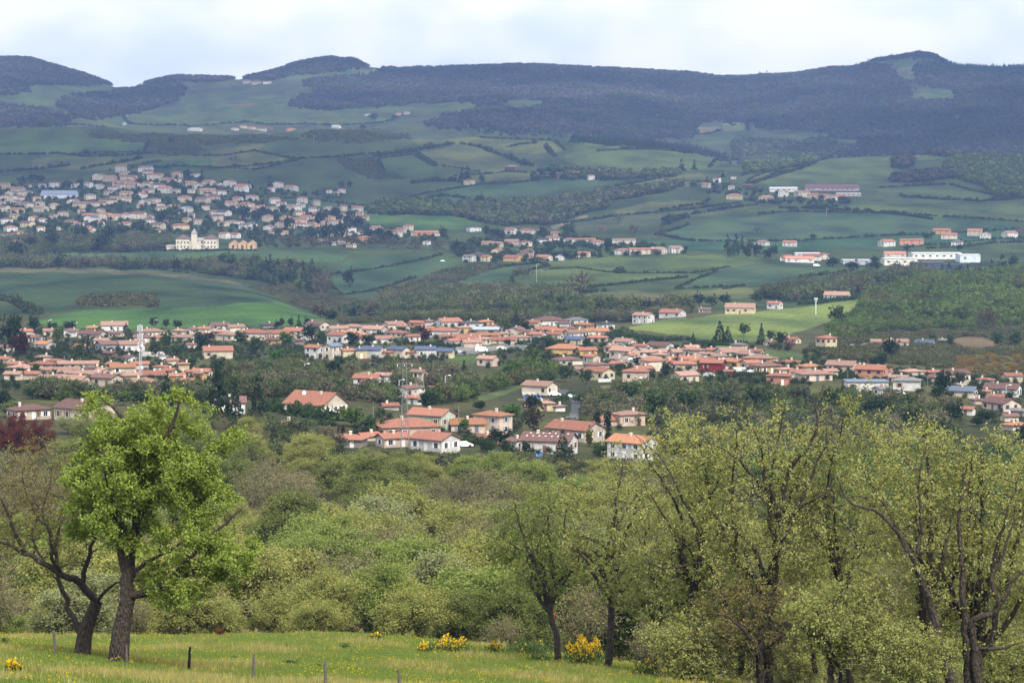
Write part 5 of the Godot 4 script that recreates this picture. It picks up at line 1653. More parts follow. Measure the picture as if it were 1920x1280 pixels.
		part("post", bar(Vector3(0, -0.3, 0), Vector3(0, t[2] * mpp, 0), 0.1), dark_steel, o)
		part("arm", bar(Vector3(-0.6, t[2] * mpp - 0.5, 0), Vector3(0.6, t[2] * mpp - 0.5, 0), 0.06), dark_steel, o)
	# blue covers
	for t in [[352, 722, 20, 5, "blue awning beside the orange house"], [1000, 748, 36, 10, "dark blue tarpaulin over the terrace of the cream house"], [1011, 854, 12, 8, "bright blue pool cover beside the skylight roof"]]:
		g = ground(t[0], t[1])
		mpp = metres_per_px(g)
		st = begin()
		var w: float = t[2] * mpp
		var h: float = t[3] * mpp
		for i in 6:
			var x0 := -w / 2 + w * i / 6
			var x1 := x0 + w / 6
			var y0 := h * (0.75 + 0.25 * sin(i * 2.3))
			var y1 := h * (0.75 + 0.25 * sin((i + 1) * 2.3))
			quad(st, Vector3(x0, 0, 1.5), Vector3(x0, y0, 0), Vector3(x1, y1, 0), Vector3(x1, 0, 1.5))
			quad(st, Vector3(x1, 0, -1.5), Vector3(x1, y1, 0), Vector3(x0, y0, 0), Vector3(x0, 0, -1.5))
		top("tarpaulin", done(st), mat("blue_sheet_%d" % t[0], Color(0.06, 0.16, 0.42) if t[0] != 1000 else Color(0.04, 0.07, 0.18), 0.5), t[4], "cover").position = g

func find_labelled(l: String) -> Node:
	for c in get_children():
		if c.has_meta("label") and c.get_meta("label") == l:
			return c
	return null

# ---------------------------------------------------------------- garden and village trees: [kind, base colour]; kinds 0 round, 1 conifer, 3 column, 5 bare
# x|y foot|height|width|kind and colour
const GARDEN := "22 668 84 52 0d;40 672 50 40 0v;62 624 34 26 0d;165 672 42 24 1d;110 648 40 30 0l;148 676 36 30 0m;97 626 24 26 0d;130 622 22 30 0d;236 620 16 14 1d;288 615 22 20 0d;311 615 18 16 0d;332 617 18 22 0d;312 660 40 30 0m;290 672 36 28 0s;330 672 30 26 0m;378 660 40 34 0d;360 690 24 24 0m;66 706 26 24 0m;225 652 22 16 0d;240 645 14 14 1d;395 640 18 20 0v;450 648 30 28 0m;536 650 30 34 0g;580 640 34 34 0d;600 643 24 26 0m;480 664 36 34 0m;520 690 38 40 0g;555 688 30 32 0l;660 648 28 32 0d;690 646 20 34 0d;640 740 24 36 0m;640 706 40 36 1d;625 716 44 44 0d;597 718 36 40 0l;540 740 34 40 0m;480 744 44 44 0m;798 642 26 24 0v;790 626 16 20 0v;945 622 30 34 0l;968 618 38 26 1d;985 625 26 20 0d;1030 656 28 34 0m;1100 650 18 20 0m;840 630 18 12 3d;878 636 14 10 3d;955 648 14 6 3d;890 648 12 6 3d;1000 692 44 40 0l;960 716 40 44 0g;1020 700 30 30 0m;870 716 42 28 1d;848 730 40 34 1d;880 742 34 36 0m;815 752 30 30 0d;1100 720 30 30 0m;1060 716 34 36 0m;1125 690 14 14 0l;1195 684 16 24 0d;1350 646 46 40 1d;1365 646 36 28 1d;1428 646 42 24 1d;1300 646 24 14 1d;1395 630 26 26 0m;1465 650 30 26 0d;1446 640 22 22 0m;1480 656 20 28 0k;1335 660 20 20 0d;1312 694 22 12 0y;1322 694 18 10 0y;1250 710 34 26 0d;1570 612 42 36 0m;1640 690 24 20 0d;1670 672 40 40 0d;1655 690 30 26 0d;1770 742 50 40 0d;1800 724 30 28 0s;1790 716 22 8 3d;1760 756 36 34 0d;1790 800 50 40 0d;1848 792 26 46 0d;1835 800 22 30 0d;1920 832 40 40 0d;1782 652 28 16 0m;1748 640 16 18 0m;1800 606 30 26 0d;1870 650 30 26 0m;1905 652 34 30 0m;1852 622 44 40 5b;408 802 112 76 6d;442 800 88 44 1d;482 800 98 54 1d;312 790 92 56 1d;300 742 40 30 1d;0 766 40 44 0d;1055 872 70 56 1s;935 836 34 54 0d;985 858 34 20 0d;1000 780 44 40 0d;960 790 36 40 0g;1000 812 56 50 0b;1105 838 40 18 3y;1140 838 36 18 3d;1090 806 26 34 0l;1120 806 44 16 3d;1140 812 50 18 3d;1030 832 20 20 0m;870 812 30 24 0g;660 800 40 56 0l;690 812 34 40 0m;640 818 22 20 0v;615 830 26 30 0k;720 816 30 26 0d;800 770 36 34 0d;845 790 22 22 0m;750 764 24 24 0m;1230 790 60 60 0m;1290 786 60 60 0m;1350 780 60 60 0s;1180 764 50 50 0m;1130 774 40 40 0m;1420 776 60 60 0m;1500 770 50 50 0s;1560 776 50 50 0m;1640 790 50 60 0d;1700 780 44 50 0m;1710 812 50 50 0d;1760 830 50 50 0s;1590 752 30 44 0d;1600 800 40 40 0m;60 748 24 40 0m;100 740 30 44 0m;260 756 26 40 0m;230 760 30 40 0l;120 760 30 40 0l;20 782 30 44 0l;340 740 20 30 0m;410 706 40 40 0m;460 720 44 40 0b;430 742 40 50 0m;500 716 40 40 0m;550 718 30 30 0b;700 735 26 40 0d;670 744 26 36 0m;740 750 24 30 0d;900 770 20 30 0d;1085 756 20 30 0m"
const FAR_TREES := "1426 140 10 12 0d;1438 139 12 9 1d;1552 128 9 12 0d;1606 126 12 8 1d;1616 122 10 8 1d;1628 118 12 9 1d;1652 110 10 10 0d;1672 106 12 9 1d;1682 106 10 8 1d;1716 112 14 9 1d;1792 122 9 9 1d;1838 122 8 9 1d;1862 122 9 10 1d;1884 121 9 9 1d;1902 121 8 9 1d;1160 126 7 12 0d;980 122 7 12 0d;760 124 8 14 0d;800 124 7 14 0d;620 107 7 14 0d;666 112 8 12 0d;474 140 8 12 0d;380 141 7 10 0d;270 154 6 10 0d;150 132 7 12 0d;90 114 6 12 0d;720 130 7 10 0d;738 129 7 9 0d;190 470 34 40 0d;205 456 40 34 0d;98 466 34 30 0d;60 470 30 30 0d;30 490 40 40 0d;110 505 28 24 0d;160 504 26 26 0b;232 506 26 20 1d;284 504 22 16 1d;330 510 28 24 0d;352 512 24 22 0m;425 505 36 44 0m;440 518 30 30 0b;470 524 38 26 1d;500 526 44 36 0d;520 530 46 32 1d;545 532 48 34 1d;568 536 46 28 1d;585 520 36 22 1d;606 566 56 44 5b;654 536 34 26 0d;560 548 30 28 0l;580 552 30 22 0d;512 538 24 26 0m;255 372 28 16 1d;330 358 30 22 1d;345 366 28 16 1d;378 340 22 16 1d;350 336 20 18 0d;262 346 14 18 0d;466 358 20 12 1d;506 352 22 14 1d;530 402 22 18 0d;640 352 14 14 0m;655 352 14 12 0d;325 420 40 34 0m;300 420 30 26 0d;460 412 30 28 0d;480 416 26 26 0d;494 408 24 24 0d;600 422 30 30 0d;630 414 30 30 0d;655 416 34 26 1d;670 428 26 30 0d;640 448 36 34 0d;610 450 34 32 0d;585 452 24 30 0d;690 452 26 30 0d;712 446 22 26 0d;730 448 20 22 0d;540 430 26 26 0d;480 440 26 18 1d;470 452 24 20 0m;520 446 20 20 0m;120 436 20 20 0m;90 446 20 22 0d;260 444 30 30 0d;280 450 30 34 0m;230 448 30 36 0d;150 452 34 36 0d;126 354 18 22 0d;150 350 16 20 0d;170 348 16 12 1d;40 344 14 20 0d;60 340 16 24 0d;75 342 16 20 0d;850 472 16 20 0d;862 478 18 12 1d;870 480 20 14 1d;895 466 16 16 0d;912 442 22 14 0d;930 444 18 22 0d;940 454 14 16 0d;982 460 20 14 1d;1016 442 20 20 0d;1036 464 18 14 1d;1060 448 14 18 0m;1030 480 22 16 0d;1005 476 20 12 1d;1060 488 18 18 0d;1080 486 14 14 0d;1125 482 20 14 1d;1140 474 26 16 0d;1112 480 18 14 1d;1068 440 24 36 0m;876 336 26 20 1d;866 336 22 14 1d;904 342 16 14 0d;1014 332 20 20 0d;1030 330 20 22 0d;1044 334 22 26 0d;1278 320 24 16 1d;1302 318 20 14 1d;900 388 26 24 0d;1000 334 14 16 0m;1364 464 26 16 1d;1380 466 28 22 1d;1392 468 26 16 1d;1402 484 24 20 0d;1420 480 26 24 0d;1440 486 22 22 0d;1452 478 20 20 0d;1380 480 24 24 0m;1370 482 24 24 0m;1640 498 20 16 0d;1560 500 20 30 0d;1600 506 18 34 0d;1640 508 20 34 0d;1680 506 14 24 0m;1740 448 12 24 0d;1700 470 10 16 0d;1800 470 14 14 0d;1525 448 10 16 0d;1880 506 30 30 1d;1900 502 26 24 0m;1860 512 26 20 1d;1780 522 30 22 1d;1800 522 26 20 0d;1815 520 24 18 1d;1836 524 24 20 0d;1500 376 10 18 0d;1540 376 12 16 0d;1580 380 14 24 0d;1326 344 14 12 1d;1356 332 12 12 1d;1280 350 12 14 0d;1300 350 10 20 0d;680 242 10 14 0d;740 222 14 14 1d;700 224 12 22 0d;1405 470 20 18 0b;1090 552 40 60 5b;980 524 22 40 5b;1215 590 30 30 0d;1190 588 34 40 0b;1240 584 28 30 0m;1140 586 30 40 0m;1060 584 36 40 0m;1030 580 30 36 0d;980 588 30 40 0m;940 588 30 36 0d;890 590 36 40 0m;860 584 26 34 0b;830 590 34 36 0m;790 594 34 40 0d;750 598 34 44 0m;700 600 36 44 0b;660 600 34 50 0m;1290 580 26 34 0b;1310 572 24 30 0d;1335 574 22 30 0m;1360 570 20 30 0d;1420 566 20 30 0m;1440 560 26 34 0b;1490 556 26 34 0b;600 596 28 40 0b;620 602 24 30 0d;560 612 22 14 1d;545 612 18 14 0d;575 612 18 16 0d;520 614 14 16 0d;528 612 18 12 0v;660 468 24 44 5b;700 468 24 44 5b;740 470 24 40 5b;780 474 24 36 5b;620 466 22 40 5b;580 466 22 40 5b;540 464 22 36 5b;820 474 22 30 5b;855 470 22 24 0d;830 444 20 20 0m;1190 444 22 26 5b;1240 448 24 26 5b;1160 420 18 22 5b;1420 440 14 20 5b;160 290 10 16 0d;320 268 12 14 0d;440 306 14 26 4b"
const TREE_WORD := {"d": "dark green", "m": "mid green", "l": "light green", "g": "bright green", "s": "grey-green", "b": "brownish", "v": "purple-red", "k": "pink-flowering", "y": "yellow-green"}
const TREE_COLOR := {"d": Color(0.02, 0.036, 0.017), "m": Color(0.045, 0.068, 0.024), "l": Color(0.085, 0.115, 0.03), "g": Color(0.055, 0.11, 0.022), "s": Color(0.055, 0.068, 0.045), "b": Color(0.085, 0.07, 0.048), "v": Color(0.05, 0.014, 0.018), "k": Color(0.2, 0.1, 0.11), "y": Color(0.1, 0.1, 0.015)}

func trunk_mesh(h: float, r: float) -> ArrayMesh:
	var st := begin()
	tube(st, Vector3(0, -0.4, 0), Vector3(0.02 * h, h * 0.5, 0), r, r * 0.7)
	tube(st, Vector3(0.02 * h, h * 0.5, 0), Vector3(0, h, 0), r * 0.7, r * 0.2)
	return done(st)

func tree_zone(x: float, y: float) -> String:
	if y < 560:
		return zone_of(x, y)
	if y < 606:
		return "in the gully behind the village"
	if x < 250 and y < 690:
		return "among houses left of the telecom mast"
	if x < 420 and y < 690:
		return "among houses right of the telecom mast"
	if x < 420:
		return "in front of the left rows of houses"
	if x < 600 and y < 735:
		return "between old beige house and terrace houses"
	if x < 900 and y < 655:
		return "around the terrace with blue roofs"
	if x < 900 and y < 760:
		return "on the slope below the terrace houses"
	if x < 1010 and y < 660:
		return "beside the crowded middle row"
	if x < 1250 and y < 735:
		return "between the lane and the peach house"
	if x < 760:
		return "around the house with satellite dish"
	if x < 1200:
		return "among the nearest red roofs"
	if x < 1520 and y < 735:
		return "around the ochre and crimson houses"
	if x < 1600:
		return "in the thicket below the cream house"
	return "around the houses on the right"

func build_village_trees():
	var shapes := [soup(420, 0.17, 41, 0), soup(360, 0.13, 42, 1), soup(420, 0.17, 43, 0), soup(260, 0.13, 44, 3), twigs(300, 0.22, 45), twigs(420, 0.2, 46), soup(300, 0.16, 47, 1)]
	var small := [soup(110, 0.3, 51, 0), soup(100, 0.24, 52, 1), soup(110, 0.3, 53, 0), soup(80, 0.24, 54, 3), twigs(110, 0.3, 55), twigs(140, 0.28, 56), soup(100, 0.24, 57, 1)]
	var wood := mat("far_trunk", Color(0.06, 0.048, 0.038))
	var stem := trunk_mesh(1.0, 0.035)
	for pass_no in 2:
		for e in (GARDEN if pass_no == 0 else FAR_TREES).split(";"):
			var q := e.split(" ")
			var x := q[0].to_float()
			var y := q[1].to_float()
			var kind := q[4].left(1).to_int()
			var col := q[4].right(1)
			var g := ground(x, y)
			var mpp := metres_per_px(g)
			var tall := q[2].to_float() * mpp
			var wide := q[3].to_float() * mpp
			var what := "conifer" if kind == 1 or kind == 6 else "slim cypress" if kind == 3 else "leafless tree" if kind > 3 else "round tree"
			var sizes: String = "tall " if q[2].to_float() > (44 if pass_no == 0 else 30) else "small " if q[2].to_float() < (20 if pass_no == 0 else 15) else ""
			var o := thing("conifer" if kind in [1, 6] else "cypress" if kind == 3 else "bare_tree" if kind > 3 else "garden_tree" if pass_no == 0 else "broadleaf_tree", "%s%s %s %s" % [sizes, TREE_WORD[col], what, tree_zone(x, y)], "tree", g, rng.randf() * TAU, "trees of the valley")
			ord_list.append([o, x])
			var m := mat("crown_" + col, TREE_COLOR[col], 0.95, true)
			var c := part("crown", (shapes if pass_no == 0 else small)[kind], m, o)
			var base := 0.12 * tall if kind in [0, 5] else 0.0
			c.position.y = base
			var k := 1.0 if kind in [0, 4, 5] else 0.72 if kind == 1 else 0.6 if kind == 6 else 0.4
			c.scale = Vector3(wide / k * 0.95, tall - base, wide / k * 0.95)
			if kind in [0, 1, 4, 5, 6]:
				var t := part("trunk", stem, wood, o)
				t.scale = Vector3(tall * 0.8, tall * 0.6, tall * 0.8)

# ---------------------------------------------------------------- trees that show their limbs
class Growth:
	var v := PackedVector3Array()    # wood
	var n := PackedVector3Array()
	var ix := PackedInt32Array()
	var lv := PackedVector3Array()   # leaves
	var lc := PackedColorArray()
	var nodes := PackedVector3Array()
	var radii := PackedFloat32Array()

	func limb(pts: Array, r0: float, r1: float, sides: int, keep := true):
		var m := pts.size()
		var first := v.size()
		var u := Vector3(0.31, 0.2, 0.93)
		for i in m:
			var d: Vector3 = (pts[mini(i + 1, m - 1)] - pts[maxi(i - 1, 0)]).normalized()
			u = (u - d * u.dot(d)).normalized()
			var w := d.cross(u)
			var r := lerpf(r0, r1, float(i) / (m - 1))
			for k in sides:
				var a := TAU * k / sides
				var q := u * cos(a) + w * sin(a)
				v.append(pts[i] + q * r)
				n.append(q)
			if keep:
				nodes.append(pts[i])
				radii.append(r)
		for i in m - 1:
			for k in sides:
				var a := first + i * sides + k
				var b := first + i * sides + (k + 1) % sides
				ix.append_array([a, a + sides, b, b, a + sides, b + sides])

func curve(pts: Array, wiggle: float, step: float) -> Array:
	var out := []
	for i in pts.size() - 1:
		var p0: Vector3 = pts[maxi(i - 1, 0)]
		var p1: Vector3 = pts[i]
		var p2: Vector3 = pts[i + 1]
		var p3: Vector3 = pts[mini(i + 2, pts.size() - 1)]
		var m := maxi(2, int(p1.distance_to(p2) / step))
		for k in m:
			var t := float(k) / m
			var p := p1.cubic_interpolate(p2, p0, p3, t)
			if k > 0 or i > 0:
				p += Vector3(rng.randfn(), rng.randfn() * 0.6, rng.randfn()) * wiggle
			out.append(p)
	out.append(pts[pts.size() - 1])
	return out

# one spray of leaves: kites around a short twig, pointing along +Y
func spray(count: int, reach: float, leaf: float, sd: int) -> Array:
	var r := RandomNumberGenerator.new()
	r.seed = sd
	var v := PackedVector3Array()
	var c := PackedColorArray()
	for i in count:
		var p := Vector3(r.randfn() * 0.33, r.randf_range(-0.35, 1.0), r.randfn() * 0.33) * reach
		var d := (Vector3(r.randfn(), r.randfn() * 0.6 + 0.35, r.randfn())).normalized()
		var e := d.cross(Vector3(r.randfn(), r.randfn(), r.randfn())).normalized()
		var s := leaf * r.randf_range(0.65, 1.25)
		var up := d.cross(e) * s * 0.22
		var a := p
		var b := p + d * s * 0.55 + e * s * 0.33 + up
		var t := p + d * s
		var b2 := p + d * s * 0.55 - e * s * 0.33 + up
		v.append_array([a, b, t, a, t, b2])
		var k := r.randf_range(0.62, 1.0)
		var col := Color(k * r.randf_range(0.82, 1.0), k, k * r.randf_range(0.55, 1.0))
		c.append_array([col, col, col, col, col, col])
	return [v, c]

# look: targets per lobe, spray set, sprays per twig, tint range
func grow(g: Growth, lobes: Array, targets: int, sprays: Array, per: int, spray_size: float, twig_r: float, step := 0.45, bare := 0.0, loose := 0.42, clump_of := 6, tail := 0.66):
	var pts := []
	var total := 0.0
	for l in lobes:
		total += l[1].x * l[1].y * l[1].z
	for l in lobes:
		for i in int(ceil(targets * l[1].x * l[1].y * l[1].z / total / clump_of)):
			var d := Vector3(rng.randfn(), rng.randfn(), rng.randfn()).normalized() * pow(rng.randf(), 0.38)
			var clump: Vector3 = l[0] + d * (l[1] as Vector3)
			for k in clump_of:
				pts.append(clump + Vector3(rng.randfn(), rng.randfn() * 0.7, rng.randfn()) * loose)
	var root: Vector3 = g.nodes[0]
	var order := []
	for p in pts:
		var best := 1e9
		for k in range(0, g.nodes.size(), 2):
			best = minf(best, p.distance_squared_to(g.nodes[k]))
		order.append([best, p])
	order.sort_custom(func(a, b): return a[0] < b[0])
	for e in order:
		var p: Vector3 = e[1]
		var best := 1e9
		var at := 0
		for k in g.nodes.size():
			var q := g.nodes[k]
			var w := p.distance_squared_to(q) * (1.0 if q.y < p.y + 0.6 else 1.7)
			if w < best:
				best = w
				at = k
		var from := g.nodes[at]
		var len := from.distance_to(p)
		if len < 0.12:
			continue
		var mid := from.lerp(p, 0.5) + Vector3(rng.randfn() * 0.12, rng.randfn() * 0.1 + 0.08, rng.randfn() * 0.12) * len
		var path := curve([from, mid, p], 0.035 * minf(len, 2.0), step)
		var r0 := minf(g.radii[at] * 0.75, twig_r * (0.9 + 1.1 * len))
		g.limb(path, r0, twig_r * 0.5, 4 if r0 > 0.03 else 3, false)
		g.nodes.append(path[path.size() / 2])
		g.radii.append((r0 + twig_r * 0.5) * 0.5)
		if len > 0.8:
			g.nodes.append(p)
			g.radii.append(twig_r * 0.5)
		var out := (p - root - Vector3(0, 1.5, 0)).normalized()
		for i in range(int(path.size() * tail), path.size()):
			for q in per:
				if rng.randf() < bare:
					continue
				var d := (out + Vector3(rng.randfn(), rng.randfn() + 0.3, rng.randfn()) * 0.8).normalized()
				var b := Basis(Quaternion(Vector3.UP, d)) * Basis(Vector3.UP, rng.randf() * TAU)
				var s := spray_size * rng.randf_range(0.7, 1.3)
				var at_p: Vector3 = path[i] + Vector3(rng.randfn(), rng.randfn(), rng.randfn()) * 0.16 * step / 0.45
				var sp: Array = sprays[rng.randi() % sprays.size()]
				g.lv.append_array(Transform3D(b.scaled(Vector3(s, s, s)), at_p) * (sp[0] as PackedVector3Array))
				g.lc.append_array(sp[1])

func plant(called: String, g: Growth, label: String, category: String, at: Vector3, bark: Material, leaves: Material, group := "") -> Node3D:
	var o := thing(called, label, category, at, 0.0, group)
	part("trunk", arrays(g.v, g.n, PackedColorArray(), g.ix), bark, o)
	var c := part("crown", arrays(g.lv, PackedVector3Array(), g.lc, PackedInt32Array()), leaves, o)
	c.set_meta("kind", "stuff")
	return o

# limb drawn on the photograph: pixel points with depth offsets (metres, away from the viewer), relative to the tree's foot
func traced(foot: Vector3, pts: Array) -> Array:
	var out := []
	for p in pts:
		var z: float = -foot.z + (p[2] if p.size() > 2 else 0.0)
		var k := rise(p[1])
		out.append(Vector3(bearing(p[0], k) * z, CAM_Y + k * z, -z) - foot)
	return out

func lobe(foot: Vector3, x: float, y: float, rx: float, ry: float, dz := 0.0, rz := -1.0) -> Array:
	var m := metres_per_px(foot)
	return [traced(foot, [[x, y, dz]])[0], Vector3(rx * m, ry * m, (rx if rz < 0 else rz) * m)]

# limbs of the right group that stand out against the leaves: foot of the tree, radii, course (pixel, pixel, metres away)
const OAK_LIMBS := [
	[1445, 0.34, 0.2, [[1436, 1300, -0.6], [1440, 1200, -0.8], [1452, 1079, -1.0], [1458, 965, -1.2]]],
	[1445, 0.16, 0.04, [[1458, 968, -1.2], [1447, 924, -1.6], [1431, 891, -1.9], [1428, 850, -2.0], [1410, 800, -2.0]]],
	[1445, 0.2, 0.05, [[1458, 968, -1.2], [1471, 911, -1.6], [1488, 867, -1.9], [1515, 843, -2.1], [1532, 796, -2.2], [1530, 755, -2.2], [1545, 722, -2.2]]],
	[1445, 0.13, 0.03, [[1452, 940, -1.4], [1400, 877, -2.2], [1353, 840, -2.6], [1310, 826, -2.6]]],
	[1445, 0.12, 0.03, [[1458, 985, -1.2], [1508, 948, -2.2], [1549, 924, -2.6], [1590, 880, -2.6]]],
	[1310, 0.22, 0.04, [[1387, 1260, -1.0], [1386, 1214, -1.2], [1346, 1093, -1.8], [1320, 1056, -2.0], [1245, 1066, -2.2], [1205, 1050, -2.2]]],
	[1310, 0.12, 0.03, [[1320, 1056, -2.0], [1300, 980, -2.2], [1262, 900, -2.2], [1230, 850, -2.0], [1190, 815, -2.0]]],
	[1430, 0.24, 0.06, [[1430, 1300, -1.6], [1427, 1214, -1.8], [1440, 1150, -2.0], [1452, 1110, -2.0]]],
	[1430, 0.16, 0.04, [[1427, 1222, -1.8], [1387, 1174, -2.4], [1353, 1153, -2.6], [1320, 1150, -2.6]]],
	[1430, 0.15, 0.04, [[1427, 1225, -1.8], [1460, 1195, -2.4], [1481, 1174, -2.6], [1484, 1130, -2.6]]],
	[1760, 0.3, 0.08, [[1790, 1310, -1.6], [1772, 1240, -1.8], [1737, 1113, -2.2], [1714, 1052, -2.4], [1656, 965, -2.6], [1600, 945, -2.6], [1575, 905, -2.6]]],
	[1760, 0.14, 0.04, [[1714, 1052, -2.4], [1730, 980, -2.5], [1722, 900, -2.5], [1740, 830, -2.5]]],
	[1835, 0.26, 0.09, [[1820, 1310, -1.6], [1816, 1240, -1.8], [1808, 1160, -2.2], [1804, 1052, -2.5], [1800, 960, -2.5], [1815, 870, -2.5]]],
	[1835, 0.26, 0.06, [[1838, 1300, -1.8], [1828, 1234, -2.0], [1825, 1167, -2.4], [1872, 1142, -2.8], [1864, 1093, -2.9], [1890, 1020, -2.9], [1905, 950, -2.9]]],
	[1835, 0.13, 0.04, [[1872, 1142, -2.8], [1900, 1090, -3.0], [1940, 1050, -3.0]]],
	[1835, 0.12, 0.03, [[1830, 1215, -2.0], [1880, 1215, -2.8], [1925, 1200, -3.0]]],
	[1600, 0.16, 0.05, [[1530, 1260, -1.5], [1528, 1228, -1.8], [1501, 1153, -2.2], [1510, 1120, -2.2], [1560, 1090, -2.4]]],
]

func build_oaks():
	var bark := mat("oak_bark", Color(0.09, 0.073, 0.06), 0.95, false, bark_tex, 0.35)
	var bright := mat("leaf_oak_bright", Color(0.23, 0.27, 0.06), 0.6, true)
	var olive := mat("leaf_oak_olive", Color(0.34, 0.315, 0.135), 0.6, true)
	var olive2 := mat("leaf_oak_deep", Color(0.3, 0.285, 0.115), 0.6, true)
	var fresh := mat("leaf_oak_fresh", Color(0.2, 0.225, 0.075), 0.6, true)
	var dull := mat("leaf_oak_budding", Color(0.22, 0.175, 0.085), 0.7, true)
	var sp := []
	for i in 6:
		sp.append(spray(12, 0.3, 0.165, 200 + i))
	var small := []
	for i in 6:
		small.append(spray(7, 0.25, 0.135, 220 + i))
	# the bright oak on the left
	var foot := ground(222, 1240)
	var g := Growth.new()
	var m := metres_per_px(foot)
	g.limb(curve(traced(foot, [[221, 1252], [222, 1230], [226, 1185], [233, 1150], [240, 1121]]), 0.01, 0.3), 0.55, 0.36, 12)
	for l in [[0.34, 0.1, [[238, 1128], [240, 1070, 0.3], [245, 1017, 0.5], [260, 972, 0.3], [267, 895, 0], [262, 850, -0.3], [240, 800, -0.4], [210, 760, -0.2]]],
		[0.22, 0.05, [[262, 960, 0.3], [285, 932, 0.9], [313, 920, 1.4], [350, 890, 1.8], [390, 850, 2.0], [430, 830, 2.2]]],
		[0.2, 0.05, [[266, 895, 0], [290, 850, -0.8], [320, 800, -1.2], [335, 755, -1.4]]],
		[0.22, 0.03, [[243, 1118], [277, 1108, -0.4], [317, 1090, -0.9], [353, 1074, -1.2], [390, 1049, -1.4], [435, 1047, -1.7], [470, 1030, -1.8]]],
		[0.15, 0.04, [[317, 1090, -0.9], [350, 1050, -1.6], [400, 1000, -2.0], [452, 955, -2.2]]],
		[0.24, 0.06, [[241, 1090, 0.2], [215, 1010, 0.8], [190, 972, 1.1], [168, 936, 1.3], [156, 881, 1.5], [150, 830, 1.4]]],
		[0.18, 0.05, [[245, 1030, 0.5], [215, 960, -1.0], [200, 900, -1.8], [190, 840, -2.0]]],
		[0.18, 0.04, [[240, 1110], [255, 1070, 1.6], [300, 1040, 2.8], [350, 1010, 3.4]]],
		[0.12, 0.04, [[168, 936, 1.3], [140, 915, 1.0], [118, 905, 0.8]]]]:
		g.limb(curve(traced(foot, l[2]), 0.05, 0.35), l[0], l[1], 8)
	grow(g, [lobe(foot, 268, 910, 138, 132), lobe(foot, 285, 815, 105, 62), lobe(foot, 175, 800, 42, 60), lobe(foot, 165, 920, 60, 80), lobe(foot, 385, 905, 58, 80, -0.4), lobe(foot, 390, 1030, 95, 55, -1.2), lobe(foot, 330, 1095, 80, 36, -0.6), lobe(foot, 150, 990, 55, 35, 1.0), lobe(foot, 440, 830, 50, 22, 1.2), lobe(foot, 435, 1050, 50, 40, -1.4), lobe(foot, 415, 1105, 45, 30, -1.0), lobe(foot, 330, 755, 46, 22, -1.0)], 1000, sp, 2, 0.95, 0.026, 0.42, 0.1, 0.3, 4, 0.5)
	plant("oak_tree", g, "large oak in bright fresh leaf with a thick leaning trunk, at left", "tree", foot, bark, bright)
	# its budding neighbour
	foot = ground(155, 1230)
	g = Growth.new()
	g.limb(curve(traced(foot, [[153, 1240], [154, 1220], [161, 1176], [172, 1150], [181, 1128]]), 0.01, 0.3), 0.47, 0.3, 12)
	for l in [[0.24, 0.12, [[158, 1200], [146, 1180, 0.2], [122, 1126, 0.7], [109, 1085, 1.0], [104, 1040, 1.3], [110, 990, 1.5]]],
		[0.3, 0.08, [[178, 1130], [150, 1094, -0.4], [113, 1076, -0.8], [82, 1053, -1.1], [45, 1035, -1.3], [0, 1013, -1.5], [-50, 1000, -1.6]]],
		[0.2, 0.06, [[152, 1096, -0.4], [166, 1040, -0.6], [181, 999, -0.7], [196, 960, -0.6]]],
		[0.15, 0.04, [[113, 1076, -0.8], [92, 1030, -1.6], [88, 990, -2.0], [60, 930, -2.2]]],
		[0.17, 0.05, [[45, 1035, -1.3], [27, 1000, -1.8], [18, 970, -2.1], [0, 940, -2.2], [-20, 900, -2.2]]],
		[0.12, 0.03, [[104, 1040, 1.3], [80, 980, 1.8], [50, 930, 2.0], [40, 880, 2.0]]],
		[0.1, 0.03, [[82, 1053, -1.1], [60, 1000, 0.2], [90, 930, 0.6], [100, 870, 0.8]]],
		[0.16, 0.05, [[181, 1128], [195, 1110, -0.8], [215, 1095, -1.4], [240, 1085, -1.8]]]]:
		g.limb(curve(traced(foot, l[2]), 0.06, 0.35), l[0] * 0.75, l[1] * 0.6, 8)
	grow(g, [lobe(foot, 55, 930, 110, 95), lobe(foot, 110, 1000, 80, 70), lobe(foot, -10, 1000, 70, 60), lobe(foot, 60, 860, 70, 40)], 1100, small, 1, 0.65, 0.027, 0.4, 0.4, 0.5, 2, 0.5)
	plant("oak_tree", g, "dark budding oak with few leaves and spreading bare limbs, at the left edge", "tree", foot, bark, dull)
